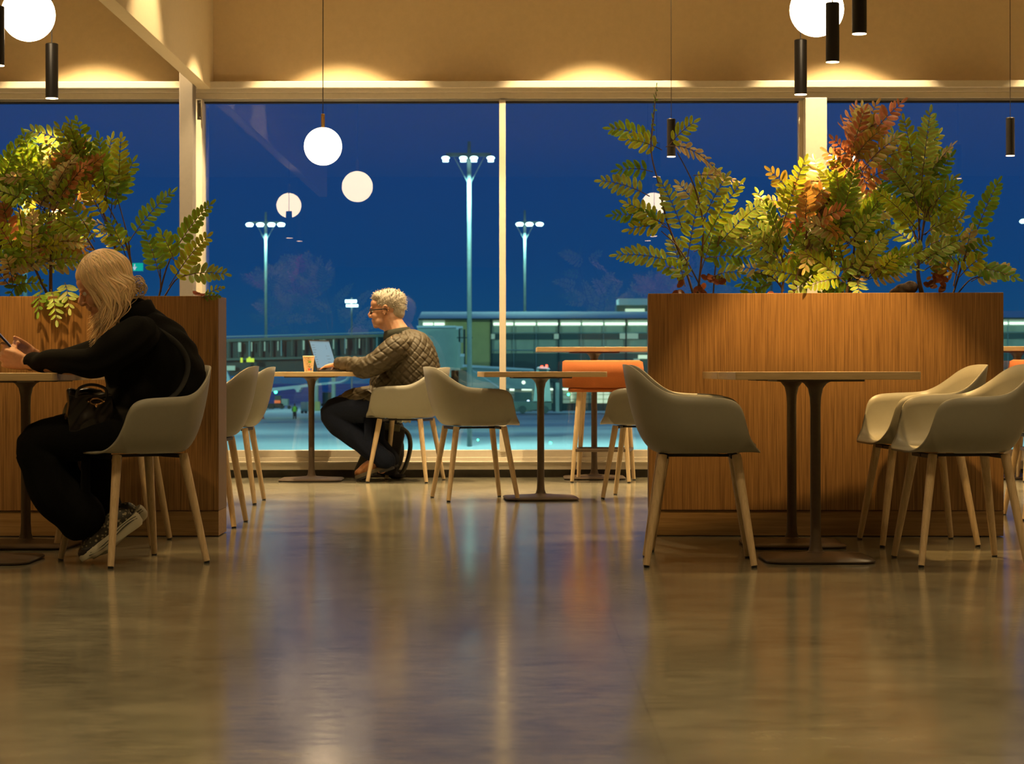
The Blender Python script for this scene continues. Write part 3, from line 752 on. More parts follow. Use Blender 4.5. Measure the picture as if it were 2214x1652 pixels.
# left planter
p = Plant('potted_shrub', 'two leaning green sprays near the right end of the left planter', 350, D1, 11)
p.branch([(344, 640), (360, 580), (385, 520)], .005); p.branch([(356, 640), (385, 600), (430, 588)], .004); p.branch([(348, 630), (346, 560)], .004)
for a, b in (((372, 552), (454, 442)), ((366, 618), (448, 512)), ((346, 600), (318, 512)), ((392, 598), (486, 592)), ((375, 560), (330, 530)), ((380, 570), (350, 505))):
    p.frond(a, b, size=1.0, tilt=p.rnd.gauss(0, 12), wide=1.2)
p.frond((440, 640, -.1), (478, 622, -.1), size=.5); p.frond((436, 642, -.1), (470, 640, -.12), size=.5)
p.done()
p = Plant('potted_shrub', 'tall branching green shrub behind the woman\'s head', 262, D1, 12, stem_r=.009)
p.branch([(266, 640), (258, 570), (232, 480), (200, 410), (160, 330)], .009); p.branch([(280, 640), (284, 570), (262, 500), (222, 420)], .007)
p.branch([(284, 600), (278, 520), (255, 430)], .004); p.branch([(240, 600), (180, 500), (150, 470)], .005)
for a, b in (((188, 400), (150, 266)), ((165, 318), (66, 282)), ((202, 415), (162, 312)), ((215, 430), (242, 300)), ((248, 450), (288, 350)), ((240, 470), (252, 334)), ((277, 525), (370, 416)), ((205, 400), (128, 330)),
             ((228, 480), (182, 400)), ((182, 330), (168, 262)), ((232, 440), (214, 300)), ((198, 360), (110, 320)), ((255, 430), (262, 300)), ((180, 360), (130, 276)), ((275, 560), (240, 480)), ((275, 540), (215, 500)), ((210, 420), (188, 300)), ((190, 500), (130, 490))):
    p.frond(a, b, 'GREEN', tilt=p.rnd.gauss(0, 16), size=1.05)
p.spray((225, 430), (50, 140), 7, (70, 130)); p.spray((190, 520), (90, 190), 7, (60, 110)); p.frond((250, 500), (180, 472), 'PALE', tilt=60)
p.done()
p = Plant('potted_shrub', 'dense bushy shrub with some rusty leaves in the left planter', 110, D1, 13, rust=.22, stem_r=.008)
p.branch([(110, 640), (112, 540), (130, 440), (100, 370)], .009); p.branch([(105, 640), (60, 540), (40, 440)], .007)
p.spray((100, 450), (20, 165), 22, (80, 150)); p.spray((90, 560), (0, 180), 22, (70, 130)); p.spray((140, 400), (30, 150), 8, (60, 110), col='RUST'); p.spray((110, 420), (60, 180), 6, (60, 110), col='PALE')
for a, b in (((110, 625, -.05), (122, 690, -.16)), ((90, 625, -.05), (82, 672, -.15)), ((140, 610, -.05), (150, 665, -.15)), ((60, 600), (20, 640))): p.frond(a, b, 'GREEN', sag=.3)
p.done()
p = Plant('potted_shrub', 'leafy green shrub cut by the left edge in the left planter', -10, D1, 14, rust=.12, stem_r=.008)
p.branch([(-10, 640), (0, 540), (10, 430), (-10, 330)], .009)
p.spray((0, 440), (30, 150), 18, (80, 160)); p.spray((10, 560), (0, 180), 18, (70, 130)); p.spray((30, 600), (0, 180), 8, (50, 90))
p.done()

# ------------------------------------------------------------------ outside: the snowy apron seen through the glass
GZ = -4.5
def gd(py): return (EYE - GZ) * F / (py - VY)
M_snow = speck('packed_snow', (.62, .66, .68), .7, .18, .05, 0)
M_snowcap = mat('roof_snow', (.7, .74, .78), .8)
M_conc = speck('facade_panel', (.55, .58, .42), .7, .1, .5)
M_olive = speck('olive_cladding', (.62, .52, .20), .8, .05, 1)
M_mull = mat('facade_mullion', (.03, .05, .05), .6)
M_cdark = mat('dark_concourse_frame', (.13, .17, .14), .6)
M_cglass = mat('dark_concourse_glass', (.05, .07, .065), .4)
M_rail = mat('facade_rail', (.30, .42, .42), .5)
M_dglass = mat('dark_facade_glass', (.10, .14, .12), .3)
M_lit = mat('lit_window', (.6, .7, .5), .5, emit=(.78, .95, .62), es=.75)
M_lit2 = mat('bright_tube_light', (.8, .9, .7), .5, emit=(.85, 1.0, .75), es=1.6)
M_lit3 = mat('dim_lit_window', (.4, .5, .4), .5, emit=(.45, .62, .42), es=.32)
M_flood = mat('floodlight_lens', (1, 1, 1), .3, emit=(.62, 1.0, .93), es=5)
M_pole = speck('galvanised_mast', (.16, .20, .20), .5, .1, 2)
M_teal = speck('teal_grey_panel', (.40, .48, .42), .6, .08, .6)
M_green = mat('green_apron_light', (0, 1, .3), .3, emit=(.05, 1, .35), es=10)
M_red = mat('red_beacon', (1, .1, .02), .3, emit=(1, .06, .03), es=9)
M_yel = mat('yellow_lamp', (1, .9, .1), .3, emit=(.75, .8, .02), es=.6)
gr = MB().box(-260, WALL + 6, GZ - .2, 260, 900, GZ); struct('ground_apron', gr, M_snow)
def pb(mb, x0, y0, x1, y1, d, th=.5):
    """box whose front face fills the pixel rectangle at depth d"""
    a = W(x0, y0, d); b = W(x1, y1, d); return mb.box(a.x, d, min(a.z, b.z), b.x, d + th, max(a.z, b.z))

# masts
def mast(px, ptop, plamp, d, lamps, lab, wpx=10, vy=None, e=0, lit=True, far=0, yaw=0):
    c = W(px, plamp, d); t = thing('floodlight_mast', lab, 'light mast', (c.x, d, GZ), 0, 'floodlight masts on the apron')
    H = c.z - GZ; r = wpx / 2 * d / F; top = W(px, ptop, d).z - GZ; s_ = d / F
    obj('pole', MB().tube([(0, 0, 0), (0, 0, H + .2), (0, 0, top)], [r, r * .85, r * .6], 12), M_pole, t, smooth=True)
    lo = min(l - px for l in lamps) * s_; hi = max(l - px for l in lamps) * s_
    obj('crossbar', MB().box(lo, -.12, H + .15, hi, .12, H + .4), M_pole, t)
    for v in (-1, 1):
        vx = v * 31 * s_ * wpx / 10 * .95; obj('brace', MB().tube([(0, 0, H - (vy or 58) * s_), (vx, 0, H + .1)], r * .16, 6), M_pole, t)
    for l in lamps:
        x = (l - px) * s_; hd = obj('lamp_head', MB().obox((x, -.5, H), 13 * s_, 1.0, .22, Matrix.Rotation(R(14), 3, 'X')), M_pole, t)
        if lit: obj('lamp_lens', MB().obox((x, -.55, H - .15), 12 * s_, 1.0, .12, Matrix.Rotation(R(14), 3, 'X')).ell((x, -1.0, H - .05), (8.5 * s_, .2, 4.2 * s_)), M_flood, hd)
    if e: lamp('SPOT', 'flood_bulb', (0, -2.0, H - 1.0), e * .17, ICE, size=.6, angle=150, blend=.35, parent=t)
    if far: lamp('SPOT', 'flood_bulb', (0, 1.0, H - 1.0), far, ICE, rot=(R(62), 0, yaw), size=.6, angle=125, blend=.5, parent=t)  # outward fill spot, carried only by the added off-frame masts
    return t
mast(1015, 306, 343, 150, (965, 1003, 1026, 1062), 'tall floodlight mast left of the thin window post', 11, e=90000)
mast(1135, 455, 485, 300, (1124, 1145, 1167), 'distant dimmer floodlight mast right of the thin window post', 7, vy=36, e=60000)
mast(575, 458, 485, 290, (542, 565, 589, 610), 'distant floodlight mast left of the hanging globe reflections', 7, vy=36, e=60000)
mast(55, 306, 345, 150, (20, 58, 97), 'floodlight mast behind the bushes of the left planter', 10, e=60000)
mast(1804, 306, 342, 150, (1752, 1790, 1806, 1840), 'floodlight mast behind the rusty shrub right of the thick post', 10, e=90000)
mast(1668, 455, 484, 300, (1656, 1684), 'distant floodlight mast seen between the shrubs of the right planter', 6, vy=36)
mast(2236, 450, 480, 290, (2210, 2236, 2262), 'distant floodlight mast cut by the right edge', 7, vy=36)
mast(-420, 306, 343, 176, (-450, -390), 'added floodlight mast lighting the facades, unseen beyond the left edge of the picture', 8, e=60000, far=55000, yaw=R(-25))  # unseen mast added to light the snow and facades from the left
mast(2560, 306, 343, 176, (2530, 2590), 'added floodlight mast lighting the facades, unseen beyond the right edge of the picture', 8, e=60000, far=55000, yaw=R(25))  # its added counterpart, filling from the right
t = thing('area_light', 'twin-bar bright white light above the roofline left of the man\'s head', 'floodlight', tuple(W(760, 655, 320)))
s_ = 320 / F
obj('light_bar', MB().box(-13 * s_, -.3, 1 * s_, 11 * s_, .3, 7 * s_), M_flood, t); obj('light_bar', MB().box(-11 * s_, -.3, -8 * s_, 14 * s_, .3, -3 * s_), M_flood, t)
obj('pole', MB().box(-1.5 * s_, .3, GZ - W(760, 655, 320).z, 1.5 * s_, .8, 12 * s_), M_pole, t)
def dot(name, px, py, d, rp_, m, lab, cat='light', grp=None):
    c = W(px, py, d); o = single(name, MB().ell((0, 0, 0), rp_ * d / F), m, lab, cat, grp, loc=c, smooth=True)
    return o
dot('apron_light', 753, 753, 240, 5, M_lit2, 'round white lamp low on the concourse right of the laptop')

# terminal pier on the right
t = thing('terminal_building', 'long low terminal pier with a lit window strip and snowy roof', 'building', (0, 265, GZ))
def tp(name, rects, m, d=265, th=.5, parent=None):
    b = MB()
    for r_ in rects: pb(b, *r_, d, th)
    b.xf(Matrix.Translation((0, -265, -GZ))); return obj(name, b, m, parent or t)
tp('facade', [(905, 690, 2700, 893)], M_conc, 265, 20)
b = MB(); a0 = W(912, 674, 285); a1 = W(2700, 674, 285); c0 = W(903, 690, 263); c1 = W(2700, 690, 263)
b.add([c0, c1, a1, a0, c0 - Vector((0, 0, .06)), c1 - Vector((0, 0, .06)), a1 - Vector((0, 0, .9)), a0 - Vector((0, 0, .9))], [(0, 1, 2, 3), (4, 5, 1, 0), (7, 6, 5, 4), (3, 2, 6, 7), (0, 3, 7, 4), (1, 2, 6, 5)])
obj('snowy_roof', b.xf(Matrix.Translation((0, -265, -GZ))), M_snowcap, t)
tp('eave', [(905, 688, 2700, 691)], M_mull, 262.6, .6)
tp('olive_panel', [(962, 691, 1061, 893)], M_olive, 264.7, .4)
for i, (x0, x1) in enumerate([(914, 937), (938, 962)] + [(1062 + 48.6 * k + (2 if k % 3 else 4), 1062 + 48.6 * (k + 1)) for k in range(24)]):
    if 1420 < x0 < 2120: continue
    f = tp('clerestory_window', [(x0, 693, x1, 705)], M_lit3, 264.7, .3); tp('tube_light', [(x0 + 1, 698, x1 - 1, 703)], M_lit2, 264.6, .1, f)
for k in range(24):
    x0 = 1062 + 48.6 * k
    if 1420 < x0 < 2110: continue
    tp('mullion', [(x0 - (1.5 if k % 3 == 0 else .5), 691, x0 + (1.5 if k % 3 == 0 else .5), 893)], M_mull if k % 3 == 0 else M_rail, 264.5, .3)
tp('horizontal_rail', [(1062, 719, 2700, 720.4)], M_rail, 264.5, .3); tp('horizontal_rail', [(1062, 756, 2700, 757.4)], M_rail, 264.5, .3)
tp('dark_glazing', [(1062, 722, 2700, 734), (1062, 764, 2700, 800), (1062, 800, 1400, 842)], M_dglass, 264.7, .3)
rnd = random.Random(9)
for x0, x1, y0, y1, m in ((1062, 1070, 722, 733, M_lit3), (1340, 1352, 721, 733, M_lit3), (1356, 1380, 721, 733, M_lit3), (1198, 1208, 722, 733, M_lit3), (1380, 1400, 768, 776, M_lit), (1370, 1383, 776, 784, M_lit3),
                          (1216, 1232, 850, 872, M_lit3), (1234, 1240, 850, 868, M_lit), (1290, 1318, 848, 872, M_lit), (1320, 1350, 848, 872, M_lit3), (1352, 1398, 848, 872, M_lit3), (1138, 1150, 863, 873, M_lit), (1152, 1162, 862, 880, M_lit3), (1182, 1190, 860, 885, M_lit3),
                          (1102, 1112, 840, 845, M_lit2), (1128, 1150, 840, 844, M_lit2), (1188, 1196, 840, 844, M_lit2), (1216, 1250, 840, 844, M_lit2), (1330, 1400, 842, 846, M_lit3)):
    tp('lit_window', [(x0, y0, x1, y1)], m, 264.3, .3)
tp('lower_grid', [(1062, y, 1400, y + 1) for y in (853, 863, 872)] + [(x, 842, x + 1, 893) for x in range(1216, 1400, 22)], M_mull, 264.1, .2)
tp('ground_wall', [(905, 872, 2700, 893)], M_dglass, 264.4, .3)
tp('snow_bank', [(905, 889, 2700, 894)], M_snowcap, 262, 2)
t2 = thing('rooftop_cabin', 'small rooftop cabin with one lit window just left of the right planter', 'building', (0, 290, GZ))
b = MB(); pb(b, 1334, 660, 1500, 880, 290, 6); obj('cabin_wall', b.xf(Matrix.Translation((0, -290, -GZ))), M_dglass, t2)
b = MB(); pb(b, 1338, 646, 1500, 660, 289.5, 7); obj('snowy_roof', b.xf(Matrix.Translation((0, -290, -GZ))), M_snowcap, t2)
b = MB(); pb(b, 1352, 668, 1394, 679, 289.6, .3); obj('lit_window', b.xf(Matrix.Translation((0, -290, -GZ))), M_lit, t2)

# boarding bridge pieces
def at(name, lab, cat, d): return thing(name, lab, cat, (0, d, GZ))
def put(t, name, rects, m, d, th=.5, off=0):
    b = MB()
    for r_ in rects: pb(b, *r_, d + off, th)
    return obj(name, b.xf(Matrix.Translation((0, -t.location.y, -GZ))), m, t)
t3 = at('bridge_rotunda', 'boxy grey boarding-bridge rotunda with snow on top, right of the man', 'jet bridge', 200)
put(t3, 'box_body', [(903, 708, 992, 893)], M_teal, 200, 8); put(t3, 'snow_cap', [(901, 704, 985, 708)], M_snowcap, 199.8, 8)
put(t3, 'corner_duct', [(992, 710, 1000, 740), (990, 712, 995, 800)], M_teal, 199, 2); put(t3, 'drain_pipe', [(1002, 712, 1006, 790)], M_mull, 199, .4)
put(t3, 'snow_corner', [(986, 705, 1000, 712)], M_snowcap, 199, 1.5); put(t3, 'handrail', [(988, 729, 1022, 731)], M_mull, 198.5, .3)
put(t3, 'post', [(996, 768, 1003, 795)], M_teal, 198, .5); put(t3, 'post_snow', [(995, 765, 1004, 771)], M_snowcap, 197.9, .6)
put(t3, 'undercarriage', [(975, 800, 1060, 872)], M_dglass, 200, 4)
t4 = at('boarding_bridge', 'sloping boarding bridge with a white snowy roof edge behind the centre table', 'jet bridge', 190)
def slab(t, name, q4, m, d, th):
    v = [W(x, y, d) for x, y in q4]; v = v + [p_ + Vector((0, th, 0)) for p_ in v]
    return obj(name, MB().add(v, [(0, 1, 2, 3), (7, 6, 5, 4), (0, 4, 5, 1), (1, 5, 6, 2), (2, 6, 7, 3), (3, 7, 4, 0)]).xf(Matrix.Translation((0, -t.location.y, -GZ))), m, t)
slab(t4, 'tunnel', [(1021, 793), (1156, 801), (1156, 842), (1021, 838)], M_teal, 190, 5)
slab(t4, 'snowy_roof', [(1000, 788), (1152, 797.5), (1156, 801.5), (1000, 793)], M_snowcap, 189.8, 5.2)
slab(t4, 'diagonal_brace', [(1021, 801), (1024, 801), (1082, 838), (1078, 838)], M_snowcap, 189, .5)
put(t4, 'support_leg', [(1063, 838, 1068, 886), (1030, 838, 1036, 880)], M_teal, 190, 1)
t5 = at('deicing_truck', 'grey apron truck cab with a red beacon right of the bridge', 'truck', 170)
slab(t5, 'cab', [(1161, 797), (1186, 797), (1192, 870), (1152, 870)], M_teal, 170, 3)
slab(t5, 'cab_roof', [(1160, 796), (1164, 793), (1184, 793), (1190, 799)], M_snowcap, 169.8, 3.2)
put(t5, 'windscreen', [(1165, 798, 1182, 803)], M_mull, 169.7, .3)
put(t5, 'beacon', [(1180, 789, 1184, 793)], M_red, 169.7, .3); put(t5, 'tail_light', [(1169, 791, 1174, 793)], M_red, 169.7, .3)
put(t5, 'chassis', [(1110, 868, 1192, 886)], M_dglass, 170, 3)
for x in (1130, 1178): obj('wheel', MB().tube([(0, 0, 0), (0, .5, 0)], .3, 16).xf(Matrix.Translation(W(x, 886, 169.5) - Vector((0, 170, GZ)))), M_mull, t5)
t6 = at('baggage_loader', 'dark loader with columns and yellow lamps left of the stool', 'loader', 175)
put(t6, 'tower', [(1196, 826, 1200, 890), (1210, 826, 1216, 890)], M_mull, 175, 1); put(t6, 'column', [(1201, 828, 1209, 890)], M_teal, 175, 1); put(t6, 'head_beam', [(1190, 822, 1224, 827)], M_mull, 175, 1)
put(t6, 'body', [(1112, 848, 1150, 890)], M_dglass, 176, 2)
put(t6, 'yellow_lamp', [(1129, 883, 1138, 890)], M_yel, 174, .3); put(t6, 'yellow_lamp', [(1106, 883, 1110, 888)], M_yel, 174, .3)
dot('work_light', 1132, 827, 172, 4, M_lit2, 'round white work light under the boarding bridge')
dot('blue_white_lamp', 1142, 868, 172, 3, mat('bluewhite', (1, 1, 1), .3, emit=(.6, .8, 1), es=3), 'small bluish lamp under the boarding bridge')
GL = 'small green apron lights'
dot('green_light', 1190, 958, gd(960), 2.6, M_green, 'green light on the snow below the centre table', grp=GL)
dot('green_light', 1033, 951, gd(953), 1.8, M_green, 'faint green light on the snow under the turned armchair', grp=GL)
dot('green_light', 596, 847, 230, 3.2, M_green, 'green light under the aircraft wing left of the table pole', grp=GL)
dot('green_light', 1229, 853, 262, 2.5, M_green, 'green light by the lower windows of the terminal', grp=GL)

# left concourse on stilts
t = at('glazed_concourse', 'dark elevated glazed concourse behind the seated man and his laptop', 'building', 235)
slab(t, 'deck', [(380, 740), (905, 726), (905, 803), (380, 808)], M_cglass, 235, 12)
slab(t, 'roof_edge', [(380, 735), (905, 719), (905, 726), (380, 742)], M_cdark, 234.5, 13)
slab(t, 'roof_rail', [(380, 729), (905, 715.5), (905, 717), (380, 731)], M_rail, 234, .4)
slab(t, 'lower_rail', [(380, 776), (905, 766), (905, 770), (380, 781)], M_cdark, 234.2, .4)
for i, x in enumerate(list(range(400, 905, 23))):
    y = 741 - (x - 400) * .029; rnd.random()
    put(t, 'window_post', [(x, y, x + 2, y + 34)], M_cdark if i % 3 else M_rail, 234.2, .3)
for x, w in ((515, 6), (543, 2), (571, 2), (600, 1.5), (655, 3), (690, 14), (720, 2), (748, 1.5), (776, 2)):
    put(t, 'lit_pane', [(x, 741 - (x - 400) * .029 + 2, x + w, 741 - (x - 400) * .029 + (5 if w > 6 else 22))], M_lit3, 234.1, .2)
put(t, 'yellow_sign', [(520, 773, 524, 783)], M_yel, 233, .3); put(t, 'yellow_sign', [(533, 774, 549, 782)], M_yel, 233, .3); put(t, 'yellow_sign', [(537, 771, 541, 774)], M_yel, 233, .3)
put(t, 'lit_pane', [(490, 790, 508, 800)], M_lit3, 234.1, .2)
for x in (683, 720): put(t, 'column', [(x - 3, 800, x + 4, 888)], M_teal, 236, 1)
put(t, 'striped_footing', [(680, 868, 691, 888)], M_olive, 235, 1)
put(t, 'low_fence', [(380, 803, 600, 812)], M_mull, 234.4, .5)
t = at('aircraft', 'white aircraft wing with upturned tip seen under the concourse', 'aircraft', 215)
def seg(x0, y0, x1, y1, w0, w1):
    return [(x0, y0 - w0), (x1, y1 - w1), (x1, y1 + w1), (x0, y0 + w0)]
M_wing = mat('aircraft_white', (.55, .62, .64), .35)
for q4 in (seg(470, 858, 580, 843, 5, 4), seg(580, 843, 690, 830, 4, 2.5), seg(690, 830, 735, 826, 2.5, 2), seg(735, 826, 748, 820, 2, 1.5), seg(748, 820, 752, 814, 1.5, .8)): slab(t, 'wing_section', q4, M_wing, 215, 3)
put(t, 'flap_fairing', [(637, 838, 650, 842), (640, 842, 647, 847)], M_wing, 214.5, 2)
slab(t, 'tail_fin', [(490, 800), (496, 815), (502, 835), (490, 838)], M_wing, 214, 1)
t = at('baggage_tractor', 'baggage tractor with orange lamps parked under the aircraft wing', 'tractor', 236)
put(t, 'chassis', [(575, 872, 612, 882)], M_mull, 236, 1.5); put(t, 'cab', [(594, 855, 606, 872)], M_dglass, 236.2, 1.2); put(t, 'orange_panel', [(593, 865, 606, 871)], mat('orange_lamp', (1, .2, .05), .4, emit=(1, .16, .05), es=.5), 235.8, .2)
put(t, 'hood', [(608, 862, 622, 876)], M_teal, 236, 1.5); put(t, 'beacon', [(577, 852, 580, 855)], M_red, 236, .2)
for x in (583, 589, 609, 625): obj('wheel', MB().tube([(0, 0, 0), (0, .4, 0)], .2, 12).xf(Matrix.Translation(W(x, 880, 235.6) - Vector((0, 236, GZ)))), M_mull, t)
t = at('baggage_cart', 'grey baggage cart on the snow right of the ground worker', 'cart', gd(893))
put(t, 'cart_box', [(650, 869, 664, 890)], M_teal, gd(893), 2)
for x in (653, 661): obj('wheel', MB().tube([(0, 0, 0), (0, .4, 0)], .17, 12).xf(Matrix.Translation(W(x, 891, gd(893) - .4) - Vector((0, gd(893), GZ)))), M_mull, t)
t = at('service_truck', 'dark service truck under the concourse beside the man\'s knee', 'truck', 238)
put(t, 'truck_body', [(697, 848, 716, 872)], M_dglass, 238, 2); put(t, 'chassis', [(694, 872, 724, 878)], M_mull, 238, 2)
t = at('traffic_cone', 'small pink-orange cone on the snow behind the pair of left chairs', 'cone', gd(905))
c = W(568, 905, gd(905)); obj('cone_body', MB().lathe([(.30, 0), (.30, .03), (.17, .04), (.04, .75)], n=12).xf(Matrix.Translation((c.x, 0, 0))), mat('cone_orange', (.7, .12, .1), .6), t)
# ground worker
t = at('person', 'distant ground worker in a yellow-green vest standing under the wing', 'person', 235)
c = W(637, 884, 235).x
b = MB()
for k in (-.12, .12): b.tube([(c + k, 0, .05), (c + k * .9, 0, .8)], [.08, .11], 10)
b.tube([(c, 0, .75), (c, 0, 1.1), (c, 0, 1.38), (c, 0, 1.48)], [.17, .18, .2, .08], 12)
for k in (-1, 1): b.tube([(c + k * .2, 0, 1.38), (c + k * .28, 0, 1.1), (c + k * .25, -.1, .85)], [.07, .06, .045], 8)
b.ell((c, 0, 1.62), (.1, .11, .13))
mesh_obj('body', fuse(b, .03, 3), mat('dark_workwear', (.015, .02, .03), .8), t)
b = MB(); b.tube([(c, 0, .85), (c, 0, 1.1), (c, 0, 1.42)], [.21, .22, .21], 14); obj('safety_vest', b, mat('hi_vis_vest', (.22, .55, .05), .7, emit=(.2, .5, .04), es=.02), t, smooth=True)
# reflected exit sign on the back wall
t = thing('exit_sign', 'small green lit sign seen reflected in the glass beside the woman\'s head', 'sign', (-6.75, -7.9, 2.60))
obj('sign_box', MB().box(-.16, -.04, -.08, .16, 0, .08), M_frame, t)
obj('green_face', MB().box(-.15, 0, -.07, .15, .004, .07), mat('green_sign', (0, .5, .25), .4, emit=(.0, .75, .30), es=5), t)
obj('white_arrow', MB().box(-.01, .004, -.05, .01, .006, .05).add([(-.04, .005, .0), (.04, .005, 0), (0, .005, -.06)], [(0, 1, 2)]), mat('white_sign', (1, 1, 1), .4, emit=(1, 1, 1), es=5), t)

# ------------------------------------------------------------------ people
def chain(mb, pts, rad, n=16, sub=5, flat=None):
    """limb: smooth tapered tube with rounded ends"""
    P_ = catmull([tuple(p) + (r,) for p, r in zip(pts, rad)], sub)
    mb.tube([p[:3] for p in P_], [max(.003, p[3]) for p in P_], n, flat=flat)
    mb.ell(pts[0], rad[0] * .98); mb.ell(pts[-1], rad[-1] * .98)
def hand(mb, wrist, d, n, thumb, curls=(20, 30, 20), size=1.0, spread=5, tcurl=25, tspread=45):
    """palm, four unequal bent fingers and a thumb; d points to the fingertips, n out of the palm, thumb to its side"""
    d = Vector(d).normalized(); n = Vector(n); n = (n - d * n.dot(d)).normalized(); t = d.cross(n)
    if t.dot(Vector(thumb)) < 0: t = -t
    w = Vector(wrist); s = size
    for k, (o, l) in enumerate(((.027, .088), (.009, .090), (-.010, .086), (-.027, .080))):
        mb.tube([w + t * o * .6 * s, w + (t * o * .9 + d * .05) * s, w + (t * o + d * l) * s], [.0155 * s, .0145 * s, .0115 * s], 10)
    mb.ell(w + (t * .020 + d * .030 + n * .008) * s, (.018 * s,) * 3); mb.ell(w, .022 * s)
    for o, l0, L, r in ((.029, .086, .072, .0087), (.010, .091, .080, .0090), (-.010, .087, .074, .0086), (-.029, .079, .058, .0076)):
        p = w + (t * o + d * l0) * s; dd = (d + t * math.sin(R(spread)) * o / .03).normalized(); pts = [p]
        ax = t
        for seg_, c in zip((.46, .31, .23), curls):
            sg = 1 if (Quaternion(ax, R(5)) @ dd).dot(n) > dd.dot(n) else -1
            dd = Quaternion(ax, sg * R(c)) @ dd; pts.append(pts[-1] + dd * L * seg_ * s)
        mb.tube(pts, [r * 1.08 * s, r * s, r * .95 * s, r * .80 * s], 9); mb.ell(pts[-1], r * .82 * s)
        for q_ in pts[1:-1]: mb.ell(q_, r * 1.04 * s)
    p = w + (t * .026 + d * .030 + n * .006) * s; dd = (d * math.cos(R(tspread)) + t * math.sin(R(tspread)) + n * .25).normalized(); pts = [p]
    for seg_, r in ((.036, .012), (.032, .0098), (.024, .0088)):
        pts.append(pts[-1] + dd * seg_ * s); dd = (Quaternion(n, 0) @ dd + d * math.sin(R(tcurl)) * .8 + n * .15).normalized()
    mb.tube(pts, [.0135 * s, .0110 * s, .0098 * s, .0080 * s], 9); mb.ell(pts[-1], .0082 * s)
def headmesh(mb, M, big=1.0, jaw=1.0):
    """head in its own frame: +x to the face, z up, origin between the ears"""
    s = big; f = MB()
    f.ell((-.018 * s, 0, .045 * s), (.094 * s, .074 * s, .080 * s), n=24, m=16)
    f.ell((.030 * s, 0, .000), (.062 * s, .062 * s, .080 * s), n=20, m=14)
    f.ell((.038 * s, 0, -.060 * s), (.046 * s * jaw, .050 * s * jaw, .040 * s), n=18, m=12)
    f.ell((.072 * s, 0, -.082 * s), (.020 * s, .024 * s, .019 * s))
    f.ell((.056 * s, 0, .048 * s), (.040 * s, .058 * s, .040 * s), n=18, m=12)
    for k in (-1, 1):
        f.ell((.060 * s, .034 * s * k, -.028 * s), (.030 * s, .026 * s, .028 * s))
        f.ell((.085 * s, .024 * s * k, .026 * s), (.013 * s, .022 * s, .007 * s))
    f.tube([(.086 * s, 0, .022 * s), (.098 * s, 0, .002 * s), (.112 * s, 0, -.020 * s)], [.008 * s, .010 * s, .013 * s], 10)
    f.ell((.104 * s, 0, -.026 * s), (.014 * s, .0155 * s, .010 * s))
    for k in (-1, 1): f.ell((.098 * s, .011 * s * k, -.026 * s), (.010 * s, .008 * s, .007 * s))
    f.ell((.089 * s, 0, -.046 * s), (.011 * s, .022 * s, .0055 * s)); f.ell((.087 * s, 0, -.056 * s), (.011 * s, .020 * s, .006 * s))
    for k in (-1, 1):   # ears
        for i in range(9):
            a = R(-60 + 250 * i / 8); f.ell((-.012 * s - .017 * s * math.cos(a) * -1, (.073 + .006) * s * k, .003 * s + .028 * s * math.sin(a)), .0062 * s, n=8, m=6)
        f.ell((-.004 * s, .071 * s * k, .000), (.013 * s, .006 * s, .022 * s))
    f.xf(M); mb.add(f.v, f.f)
def eyes(parent, M, s, iris):
    ms = [mat('eye_white', (.75, .72, .66), .2), mat(iris[0], iris[1], .2)]
    for k in (-1, 1):
        c = M @ Vector((.078 * s, .028 * s * k, .008 * s)); fw = (M.to_3x3() @ Vector((1, 0, 0))).normalized()
        b = MB(); b.ell((0, 0, 0), .0125 * s, n=12, m=8); b.mi = 1; b.ell(fw * .0070 * s, .0068 * s, n=10, m=6)
        o = obj('eye', b, ms, parent, smooth=True); o.location = c
M_skin = speck('warm_skin', (.52, .27, .16), .5, .08, 70, .06)
M_skin.node_tree.nodes['Principled BSDF'].inputs['Subsurface Weight'].default_value = .12
M_skin.node_tree.nodes['Principled BSDF'].inputs['Subsurface Scale'].default_value = .01

def sit(me, zs=.444, back=-.205):
    """flatten what rests on the chair seat and leans against its back"""
    n = len(me.vertices); co = np.empty(n * 3); me.vertices.foreach_get('co', co); c = co.reshape(-1, 3); x, y, z = c[:, 0], c[:, 1], c[:, 2]
    on = (x < .20) & (z < zs) & (z > .28) & (x > -.4); c[on, 2] = zs + (c[on, 2] - zs) * .04
    lim = back - .25 * np.clip(z - .45, 0, .35); m_ = (x < lim) & (z < .78); c[m_, 0] = lim[m_] + (c[m_, 0] - lim[m_]) * .15
    hw = .245 + .06 * np.clip((z - .45) / .2, 0, 1); w = (np.abs(y) > hw) & (z < .655) & (x < .2); c[w, 1] = np.sign(y[w]) * (hw[w] + (np.abs(y[w]) - hw[w]) * .1)
    me.vertices.foreach_set('co', c.ravel()); me.update()
M_jacket = speck('brown_quilted_nylon', (.048, .034, .014), .6, .12, 55, .05)
